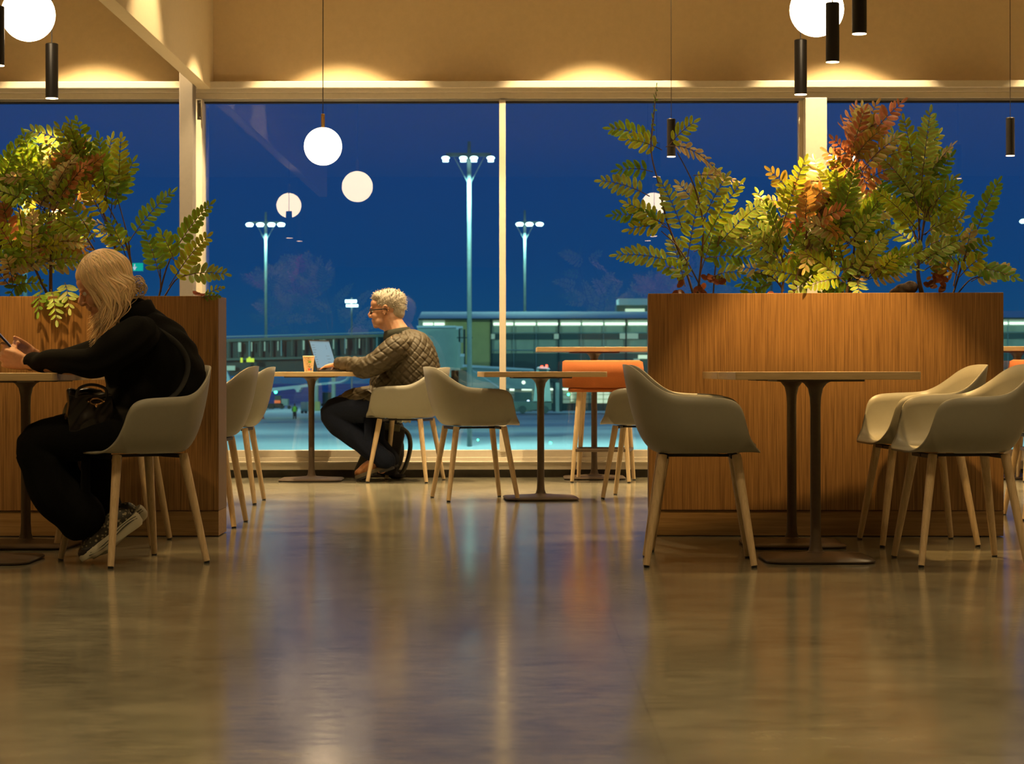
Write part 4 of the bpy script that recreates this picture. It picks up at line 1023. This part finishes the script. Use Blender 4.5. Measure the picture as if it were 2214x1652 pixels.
# ---- the man: local +x forward, +y his left (towards the camera), z up
mn = thing('person', 'grey-haired man in a brown quilted jacket and dark jeans using a laptop', 'person', (-.77, 14.6, 0), R(165))
HM = Matrix.Translation((.100, .0, 1.150)) @ Matrix.Rotation(R(5), 4, 'Z') @ Matrix.Rotation(R(4), 4, 'Y')
b = MB(); headmesh(b, HM, 1.10, 1.25)
b.ell((.11, 0, 1.06), (.055, .055, .04)); chain(b, [(.0, 0, .97), (.045, 0, 1.04), (.07, 0, 1.10)], [.085, .076, .070])
chain(b, [(-.06, 0, .50), (-.07, 0, .66), (-.05, 0, .84), (-.01, 0, .95)], [.15, .17, .16, .09], 24)
def armpts(k): return [(-.02, .19 * k, .93), (.16, .27 * k, .755), (.375, .165 * k, .790)]
for k in (1, -1):
    chain(b, armpts(k), [.055, .045, .030])
    hand(b, (.392, .158 * k, .792), (.95, -.22 * k, -.16), (0, -.1 * k, -1), (0, -k, 0), (14, 16, 12), 1.06, tspread=38)
legs = {1: [(-.06, .09, .49), (.20, .12, .50), (.43, .13, .475), (.32, .125, .33), (.07, .11, .14)], -1: [(-.06, -.09, .49), (.20, -.12, .50), (.40, -.14, .475), (.31, -.13, .33), (.12, -.12, .14)]}
for k in (1, -1):
    chain(b, legs[k], [.085, .08, .056, .056, .04]); a_ = Vector(legs[k][-1]); chain(b, [a_, a_ + Vector((.03, 0, -.05))], [.04, .036])
me = fuse(b, .0048, 4); sit(me, .458, -.17); mesh_obj('body', me, M_skin, mn)
eyes(mn, HM, 1.10, ('grey_iris', (.08, .1, .12)))
# jacket
b = MB()
chain(b, [(-.075, 0, .51), (-.080, 0, .62), (-.075, 0, .72), (-.065, 0, .82), (-.045, 0, .90), (.005, 0, .965)], [.175, .195, .20, .190, .165, .095], 28)
b.ell((.06, 0, .66), (.15, .19, .16), n=20, m=14); b.ell((.03, 0, .80), (.14, .17, .15), n=20, m=14)
for k in (1, -1):
    b.ell((-.035, .135 * k, .925), (.095, .085, .07)); b.ell((-.03, .185 * k, .885), (.09, .07, .08))
    chain(b, [(-.03, .19 * k, .90), (.06, .24 * k, .82), (.155, .275 * k, .765), (.27, .225 * k, .785), (.375, .168 * k, .797)], [.088, .084, .072, .060, .045], 20)
for k in (1, -1): chain(b, [(-.08, .10 * k, .50), (.10, .115 * k, .545), (.28, .13 * k, .555), (.355, .13 * k, .545)], [.12, .105, .078, .055], 18)
chain(b, [(.25, -.1, .545), (.25, .1, .545)], [.06, .06])
me = fuse(b, .0055, 9)
def quilt(x, y, z, no):
    th = np.arctan2(y, -(x + .02)); u = th * .20; sp_ = .047
    a = (u * .8 + z * .75) / sp_; c = (u * .8 - z * .75) / sp_
    da = np.abs(a - np.round(a)) * sp_; dc = np.abs(c - np.round(c)) * sp_
    d_ = -.0050 * (np.exp(-(da / .0045) ** 2) + np.exp(-(dc / .0045) ** 2)) + .0016
    arm = (x > .08) & (z > .70)
    s_ = (x * .7 + (z - .8) * .25) / .05; ds = np.abs(s_ - np.round(s_)) * .05
    d2 = -.0045 * np.exp(-(ds / .006) ** 2) + .002 * np.sin(x * 60 + z * 90)
    wr = .0022 * np.sin(z * 130 + 7 * np.sin(x * 23) + y * 40)
    return np.where(arm, d2 * .8 + d_ * .35, d_) + wr * .6
sit(me); displace(me, quilt); mesh_obj('quilted_jacket', me, M_jacket, mn)
b = MB(); col_ = []
N = 28; vs = []; fs = []
for i in range(N + 1):
    a = R(35 + 290 * i / N)
    for r_, z in ((.092, .955), (.094, .985), (.088, 1.018), (.080, 1.022), (.080, .96)):
        vs.append((.028 + r_ * math.cos(a) * 1.02, r_ * math.sin(a) * .98, z - .016 * math.cos(a) + .006))
for i in range(N):
    for k in range(5): a = i * 5 + k; c = i * 5 + (k + 1) % 5; fs.append((a, c, c + 5, a + 5))
obj('corduroy_collar', MB().add(vs, fs), mat('dark_corduroy', (.028, .030, .018), .9), mn, smooth=True, angle=80)
for k in (1, -1):
    obj('cuff', MB().tube([(.362, .175 * k, .797), (.392, .160 * k, .797)], [.046, .042], 18), M_jacket, mn, smooth=True)
# jeans
M_jeans = speck('dark_navy_denim', (.0065, .0095, .022), .85, .3, 160, .15); M_jeans.node_tree.nodes['Principled BSDF'].inputs['Specular IOR Level'].default_value = .15
b = MB()
chain(b, [(-.09, 0, .50), (-.02, 0, .51)], [.145, .14])
for k in (1, -1):
    P_ = legs[k]; chain(b, [P_[0], P_[1], P_[2], tuple(Vector(P_[2]) + Vector((-.03, 0, -.08))), P_[3], P_[4]], [.115, .108, .088, .086, .078, .068], 18)
me = fuse(b, .006, 6); sit(me, .441); displace(me, lambda x, y, z, no: .0022 * np.sin(x * 75 - z * 30 + 3 * np.sin(y * 40 + z * 11)) * np.clip((.42 - z) * 20, 0, 1)); mesh_obj('jeans', me, M_jeans, mn)
# boots
M_boot = speck('tan_leather', (.24, .095, .028), .45, .2, 40, .1); M_bsole = speck('boot_sole', (.085, .068, .042), .8, .2, 60, .1)
def boot(parent, ankle, toe, yaw=0):
    """ankle, toe in the person's frame; the heel is raised"""
    a = Vector(ankle); t_ = Vector(toe); d = (t_ - a); L = .29
    f = Vector((t_.x - a.x, t_.y - a.y, 0)).normalized(); pitch = math.asin(max(-.95, min(.95, (a.z - .095 - t_.z + .02) / .20)))
    M = Matrix.Translation(t_) @ Matrix.Rotation(math.atan2(f.y, f.x), 4, 'Z') @ Matrix.Rotation(pitch, 4, 'Y')
    b = MB(); b.ell((-.045, 0, .045), (.058, .046, .032)); chain(b, [(-.05, 0, .045), (-.12, 0, .062), (-.19, 0, .075)], [.040, .044, .050])
    b.ell((-.205, 0, .065), (.055, .042, .05)); chain(b, [(-.19, 0, .08), (-.195, 0, .135)], [.052, .050]); b.xf(M)
    me = fuse(b, .005, 5); displace(me, lambda x, y, z, no: .0015 * np.sin(x * 190 + z * 120)); mesh_obj('boot', me, M_boot, parent)
    out = []
    for x, y in ((.012, 0), (.005, .028), (-.03, .046), (-.08, .048), (-.14, .038), (-.20, .040), (-.25, .034), (-.268, .0)): out.append((x, y))
    out = out + [(x, -y) for x, y in out[-2:0:-1]]; o2 = [p[:2] for p in catmull([(x, y, 0) for x, y in out], 4, True)]
    s_ = MB().prism(o2, .004, .030).xf(M); so = obj('boot_sole', s_, M_bsole, parent, bevel=.003)
    s_ = MB(); s_.prism([p for p in o2 if p[0] > -.13], -.008, .006); s_.prism([p for p in o2 if p[0] < -.17], -.012, .006); obj('tread', s_.xf(M), M_black, so)
boot(mn, (.07, .11, .155), (.265, .11, .012)); boot(mn, (.12, -.12, .16), (.31, -.12, .012))
# hair, glasses
M_ghair = speck('grey_blond_hair', (.36, .32, .26), .6, .35, 260, .4)
b = MB(); h = MB()
h.ell((-.026, 0, .058), (.099, .080, .080), n=24, m=16); h.ell((.025, 0, .088), (.062, .064, .043), n=20, m=12)
h.ell((-.075, 0, .0), (.040, .062, .062)); h.ell((-.088, 0, .02), (.032, .060, .05))
h.xf(HM @ Matrix.Scale(1.10, 4)); b.add(h.v, h.f)
me = fuse(b, .005, 3); rr_ = random.Random(5)
displace(me, lambda x, y, z, no: .0016 * np.sin(x * 310 + 5 * np.sin(z * 80)) * np.sin(z * 220 + y * 90) + .001 * np.sin(x * 120 + z * 160))
b = MB(); b.add([tuple(v.co) for v in me.vertices], [tuple(p_.vertices) for p_ in me.polygons])
for i in range(520):
    v = me.vertices[rr_.randrange(len(me.vertices))]
    if v.co.z < 1.155: continue
    n_ = v.normal; dd = (n_ * .55 + Vector((rr_.uniform(-.9, .3), rr_.uniform(-.5, .5), rr_.uniform(-.1, .5)))).normalized()
    p0 = v.co - n_ * .003; b.tube([p0, p0 + dd * .010, p0 + dd * .018 + Vector((0, 0, -.002))], [.0024, .0018, .0006], 4)
obj('hair', b, M_ghair, mn, smooth=True, angle=80)
gl = MB()
for k in (1, -1):
    A = HM @ Vector((.106, .052 * k, .012)); B = HM @ Vector((.055, .083 * k, .013)); D_ = HM @ Vector((-.015, .088 * k, .012)); E_ = HM @ Vector((-.035, .084 * k, -.004))
    gl.tube([A, B, D_, E_], [.0042, .0042, .0038, .003], 6)
    ring = [HM @ Vector((.108 - .012 * abs(math.cos(a_)) ** 2, (.031 + .024 * math.cos(a_)) * k, .004 + .017 * math.sin(a_))) for a_ in [R(20 * i) for i in range(19)]]
    gl.tube(ring, .0028, 6)
gl.tube([HM @ Vector((.108, -.008, .008)), HM @ Vector((.112, 0, .010)), HM @ Vector((.108, .008, .008))], .0025, 6)
go_ = obj('glasses_frame', gl, M_black, mn, smooth=True)
for k in (1, -1):
    pts = [HM @ Vector((.107 - .012 * abs(math.cos(a_)) ** 2, (.031 + .023 * math.cos(a_)) * k, .004 + .016 * math.sin(a_))) for a_ in [R(20 * i) for i in range(18)]]
    obj('glasses_lens', MB().add(pts, [tuple(range(18))]), mat('spectacle_lens', (.02, .025, .03), .1, Alpha=.45), go_)

# ---- the woman: local +x forward, +y her left (towards the camera)
wm = thing('person', 'blonde woman in a black coat leaning on the table and looking at her phone', 'person', (-1.49, 8.46, 0), R(190))
HW = Matrix.Translation((.115, .02, 1.070)) @ Matrix.Rotation(R(4), 4, 'Z') @ Matrix.Rotation(R(24), 4, 'Y')
b = MB(); headmesh(b, HW, .96, .9)
chain(b, [(-.02, .01, .93), (.035, .015, .99), (.075, .02, 1.04)], [.06, .052, .05])
chain(b, [(-.09, 0, .50), (-.14, 0, .64), (-.10, 0, .80), (-.03, 0, .92)], [.13, .12, .12, .07], 24)
wa = {1: [(-.01, .165, .895), (.145, .225, .772), (.400, .080, .777)], -1: [(-.01, -.165, .895), (.17, -.22, .800), (.40, -.075, .790)]}
for k in (1, -1): chain(b, wa[k], [.045, .038, .027])
hand(b, (.412, .072, .780), (.93, -.22, .22), (.1, -1, .05), (0, -.2, 1), (58, 74, 50), .98, tspread=22, tcurl=38)
hand(b, (.375, -.052, .800), (.90, .28, .28), (.1, 1, .05), (0, .2, 1), (50, 66, 44), .98, tspread=22, tcurl=38)
wl = {1: [(-.09, .085, .50), (.16, .10, .495), (.36, .10, .475), (.29, .10, .32), (.155, .085, .12)], -1: [(-.09, -.085, .50), (.14, -.11, .50), (.31, -.12, .485), (.24, -.11, .32), (.10, -.10, .14)]}
for k in (1, -1):
    chain(b, wl[k], [.072, .07, .048, .045, .034])
me = fuse(b, .0045, 4); sit(me, .458, -.17); mesh_obj('body', me, M_skin, wm)
eyes(wm, HW, .96, ('blue_iris', (.06, .1, .16)))
M_coat = speck('black_wool_coat', (.0050, .0048, .0045), .95, .3, 200, .2); M_coat.node_tree.nodes['Principled BSDF'].inputs['Specular IOR Level'].default_value = .12
b = MB()
chain(b, [(-.10, 0, .50), (-.135, 0, .60), (-.135, 0, .70), (-.105, 0, .80), (-.065, 0, .87), (-.02, .005, .935)], [.155, .155, .150, .140, .120, .085], 28)
b.ell((-.03, 0, .62), (.15, .16, .16), n=20, m=14); b.ell((.0, 0, .76), (.12, .15, .13), n=20, m=14)
chain(b, [(-.045, 0, .90), (.0, .01, .965)], [.085, .074])
for k in (1, -1):
    b.ell((-.025, .125 * k, .90), (.075, .07, .055))
    P_ = wa[k]; chain(b, [(-.02, .16 * k, .885), (.06, P_[1][1] * .93, .835), (P_[1][0], P_[1][1], P_[1][2] + .008), (.27, (P_[1][1] + P_[2][1]) / 2 + .012 * k, .785), (.385, P_[2][1] + .006 * k, .781)], [.078, .074, .060, .048, .036], 20)
for k in (1, -1): chain(b, [(-.09, .08 * k, .49), (.06, .09 * k, .50), (.17, .10 * k, .50)], [.125, .11, .085], 18)
me = fuse(b, .006, 8); sit(me); displace(me, lambda x, y, z, no: .0035 * np.sin(x * 38 + z * 60 + 4 * np.sin(y * 22 + z * 9)) * np.clip((z - .5) * 6, 0, 1)); mesh_obj('black_coat', me, M_coat, wm)
cz = [(.01, .95), (.012, .985), (.0, 1.01)]
N = 26; vs = []; fs = []
for i in range(N + 1):
    a = R(45 + 270 * i / N)
    for r_, z in ((.083, .925), (.094, .955), (.088, .995), (.076, .998), (.070, .94)): vs.append((-.002 + r_ * math.cos(a) + (z - .93) * .35, .008 + r_ * math.sin(a) * .95, z - .03 * math.cos(a)))
for i in range(N):
    for k in range(5): a = i * 5 + k; c = i * 5 + (k + 1) % 5; fs.append((a, c, c + 5, a + 5))
obj('coat_collar', MB().add(vs, fs), M_coat, wm, smooth=True, angle=80)
M_trs = speck('black_trousers', (.0035, .0035, .0038), .92, .3, 120, .1); M_trs.node_tree.nodes['Principled BSDF'].inputs['Specular IOR Level'].default_value = .12
b = MB(); chain(b, [(-.10, 0, .50), (-.03, 0, .50)], [.13, .13])
for k in (1, -1):
    P_ = wl[k]; e_ = Vector(P_[4])
    chain(b, [P_[0], P_[1], P_[2], tuple(Vector(P_[2]) + Vector((-.015, 0, -.09))), tuple(Vector(P_[3]) + Vector((.01, 0, -.04))), tuple(e_ + Vector((.045, 0, .065)))], [.105, .098, .078, .082, .090, .098], 18)
me = fuse(b, .006, 7); sit(me, .441); displace(me, lambda x, y, z, no: .004 * np.sin(x * 60 + 3 * np.sin(z * 12) + y * 30) * (z < .42)); mesh_obj('wide_trousers', me, M_trs, wm)
b = MB()
for k in (1, -1):
    e_ = Vector(wl[k][4]); chain(b, [e_ + Vector((.0, 0, .0)), e_ + Vector((.012, 0, -.05))], [.040, .036])
mesh_obj('socks', fuse(b, .005, 3), M_black, wm)
# sneakers
def sneakermat():
    m = mat('leopard_fabric', (.2, .17, .09), .6); q = NT(m); v = q.n('ShaderNodeTexVoronoi'); v.inputs['Scale'].default_value = 75; q.l(q.coords(), v.inputs['Vector'])
    q.l(q.ramp(v.outputs['Distance'], [(.30, (.26, .22, .13)), (.42, (.025, .022, .015))]), q.b.inputs['Base Color']); return m
M_snk = sneakermat(); M_ssole = mat('cream_rubber_sole', (.50, .47, .36), .6)
def sneaker(parent, toe, heading, pitch):
    M = Matrix.Translation(toe) @ Matrix.Rotation(R(heading), 4, 'Z') @ Matrix.Rotation(R(pitch), 4, 'Y')
    b = MB(); b.ell((-.045, 0, .042), (.052, .040, .027)); chain(b, [(-.05, 0, .045), (-.12, 0, .058), (-.18, 0, .070)], [.034, .038, .042]); b.ell((-.20, 0, .060), (.045, .036, .045)); b.xf(M)
    up_ = mesh_obj('sneaker', fuse(b, .0045, 4), [M_snk], parent)
    tc_ = MB(); tc_.ell((-.030, 0, .036), (.045, .042, .028)); tc_.xf(M); mesh_obj('toe_cap', fuse(tc_, .0045, 2), mat('glossy_black_toe', (.010, .010, .014), .2), up_)
    out = [(.012, 0), (.006, .024), (-.03, .043), (-.08, .045), (-.14, .036), (-.20, .039), (-.245, .034), (-.262, 0)]; out = out + [(x, -y) for x, y in out[-2:0:-1]]
    o2 = [p[:2] for p in catmull([(x, y, 0) for x, y in out], 4, True)]
    vs = []; n = len(o2)
    for z0, k in ((0, .95), (.012, 1.02), (.024, 1.03), (.036, .99)):
        for x, y in o2: vs.append((-.12 + (x + .12) * k, y * k, z0 + (.016 if z0 > .02 else .0) * max(0, (-x - .05)) / .2 + (.012 if x > -.02 and z0 < .01 else 0)))
    fs = [tuple(range(n - 1, -1, -1)), tuple(3 * n + i for i in range(n))]
    for q_ in range(3):
        for i in range(n): a = q_ * n + i; c = q_ * n + (i + 1) % n; fs.append((a, c, c + n, a + n))
    so = obj('sole', MB().add(vs, fs).xf(M), M_ssole, up_, smooth=True, angle=50)
    ln = MB()
    for z0, a0, a1 in ((.018, -.02, -.25), (.027, -.03, -.25)):
        for sd in (1, -1): ln.tube([(x, sd * (.0005 + .0455 * max(0, 1 - ((x + .115) / .155) ** 4) ** .35 * (.92 if -.19 < x < -.10 else 1)), z0 + .012 * math.sin((x) * 22) + .006) for x in np.linspace(a0, a1, 12)], .0014, 4)
    obj('sole_line', ln.xf(M), M_black, up_)
sneaker(wm, Vector((.180, .105, .012)), 4, 34); sneaker(wm, Vector((.140, -.03, .012)), 12, 40)
# hair: a shell of long strands parted at the crown and falling past the cheek
def blonde():
    m = mat('blonde_hair', (.66, .47, .22), .42); q = NT(m); at = q.n('ShaderNodeVertexColor', layer_name='Col'); q.l(at.outputs['Color'], q.b.inputs['Base Color']); return m
M_bl = blonde(); rr_ = random.Random(11); b = MB()
Hw = HW.to_3x3()
def hp(x, y, z): return HW @ Vector((x, y, z))
CE = Vector((-.018, 0, .042)); RA = Vector((.102, .087, .092))
for i in range(760):
    sd = 1 if rr_.random() < .62 else -1; u = rr_.random(); phi = R(36 + 144 * u); lay = rr_.uniform(.97, 1.07)
    s0 = Vector((.70 - 1.0 * rr_.random(), .10 * sd, 1)).normalized(); s1 = Vector((math.cos(phi), sd * math.sin(phi), -.05 - .25 * u)).normalized()
    pts = []
    for t in (0, .25, .5, .75, 1):
        d_ = (s0 * (1 - t) + s1 * t + Vector((0, 0, .25 * math.sin(math.pi * t)))).normalized(); k = lay + .05 * math.sin(math.pi * t)
        pts.append(HW @ (CE + Vector((d_.x * RA.x * k, d_.y * RA.y * k, d_.z * RA.z * k))))
    p3 = pts[-1]
    if u < .70:      # locks falling beside the cheek onto the chest
        L = rr_.uniform(.6, 1.1) * (.19 - .09 * u) * (1 if rr_.random() < .8 else 1.2); w_ = .014 * math.sin(u * 40) + rr_.uniform(-.008, .008)
        pts += [p3 + Vector((-.022 - .03 * (1 - u) + w_, .006 * sd, -L * .3)), p3 + Vector((-.024 - .035 * (1 - u) - w_, -.002 * sd, -L * .65)), p3 + Vector((-.005 - .02 * (1 - u) + w_, -.012 * sd, -L))]
    else: pts += [p3 + Vector((.006, 0, -.03)), p3 + Vector((.022 + rr_.uniform(-.01, .01), -.01 * sd, -.052))]
    c_ = catmull(pts, 4); n_ = len(c_); r0 = rr_.uniform(.0032, .0052)
    kk = rr_.uniform(.72, 1.2); b.cc = (.86 * kk, .62 * kk * rr_.uniform(.95, 1.05), .34 * kk, 1)
    b.tube(c_, [r0 * (1 if t < n_ * .7 else max(.12, (n_ - t) / (n_ * .3))) for t in range(n_)], 5)
cap = MB(); h = MB(); h.ell((-.020, 0, .048), (.098, .079, .082), n=24, m=16); h.ell((.03, 0, .07), (.055, .062, .050), n=20, m=12); h.ell((-.08, 0, .0), (.045, .064, .07)); h.ell((-.01, .074, -.01), (.05, .016, .06)); h.ell((-.01, -.074, -.01), (.05, .016, .06)); h.xf(HW)
b.cc = (.60, .43, .22, 1); b.add(h.v, h.f)
obj('hair', b, M_bl, wm, smooth=True, angle=80, col=True)
b = MB()
for i in range(40):
    c0 = hp(-.115 + rr_.uniform(-.02, .02), .045 + rr_.uniform(-.03, .02), -.045 + rr_.uniform(-.03, .02)); a0 = rr_.uniform(0, 6)
    b.cc = (.55, .40, .20, 1); b.tube([c0 + Vector((-.020 * math.sin(a0 + t * .7) , .012 * math.cos(a0), .020 * math.cos(a0 + t * .7))) for t in range(6)], .0022, 4)
obj('tucked_hair_loop', b, M_bl, wm, smooth=True, col=True)
gl = MB()
for k in (1, -1):
    ring = [HW @ Vector((.094 - .010 * abs(math.cos(a_)) ** 2, (.029 + .021 * math.cos(a_)) * k, -.004 + .015 * math.sin(a_))) for a_ in [R(24 * i) for i in range(16)]]; gl.tube(ring, .0015, 5)
    gl.tube([HW @ Vector((.086, .049 * k, .0)), HW @ Vector((.03, .070 * k, .002))], .0014, 5)
obj('reading_glasses', gl, mat('gold_wire', (.5, .3, .14), .3, 1), wm, smooth=True)
obj('bag_strap', MB().tube([wm.matrix_world.to_3x3() @ Vector((0, 0, 0)) + Vector(p) for p in catmull([(-.03, .05, .93), (-.10, .10, .90), (-.175, .135, .84), (-.205, .155, .76), (-.16, .175, .66), (-.04, .175, .59), (.06, .15, .55)], 6)], .012, 8, flat=.35), mat('dark_strap', (.011, .011, .011), .7), wm, smooth=True)

hb = thing('handbag', 'glossy black handbag with a gold clasp on the woman\'s lap', 'bag', (-1.632, 8.30, .555), R(196))
b = MB(); b.obox((0, 0, .03), .17, .10, .15); b.ell((0, 0, .0), (.10, .06, .07)); b.obox((.02, 0, .10), .13, .07, .05)
me = fuse(b, .006, 10); displace(me, lambda x, y, z, no: .003 * np.sin(x * 80 + z * 60)); mesh_obj('bag_body', me, mat('black_patent_leather', (.010, .009, .009), .22), hb)
obj('gold_clasp', MB().tube([(-.02 + .024 * math.cos(a_), .062, .075 + .011 * math.sin(a_)) for a_ in [R(30 * i) for i in range(13)]], .0035, 6).ell((-.048, .060, .075), .004).ell((.010, .060, .075), .004).ell((-.02, .062, .060), (.006, .004, .009)), mat('gold_metal', (.9, .55, .28), .18, 1), hb, smooth=True)
obj('handle', MB().tube(catmull([(-.06, .05, .09), (-.052, .060, .125), (0, .066, .140), (.045, .060, .125), (.055, .05, .09)], 5), .006, 8), M_black, hb, smooth=True)
M_wc = wm.matrix_world
ph = thing('smartphone', 'dark smartphone held upright in the woman\'s hands', 'phone', (0, 0, 0))
pc = Vector((.478, .012, .850)); th_ = R(190)
ph.location = (-1.49 + pc.x * math.cos(th_) - pc.y * math.sin(th_), 8.46 + pc.x * math.sin(th_) + pc.y * math.cos(th_), pc.z)
ph.rotation_euler = (0, R(42), R(190))
o2 = rrect(.036, .074, .009); b = MB().prism(o2, -.004, .004)
RM = Matrix(((0, 0, 1, 0), (1, 0, 0, 0), (0, 1, 0, 0), (0, 0, 0, 1)))
obj('phone_body', b.xf(RM), mat('phone_case', (.02, .022, .04), .3), ph, bevel=.0015)
obj('phone_screen', MB().prism(rrect(.033, .071, .008), -.0046, -.0041).xf(RM), mat('phone_glow', (.05, .06, .1), .2, emit=(.4, .5, .7), es=.2), ph)
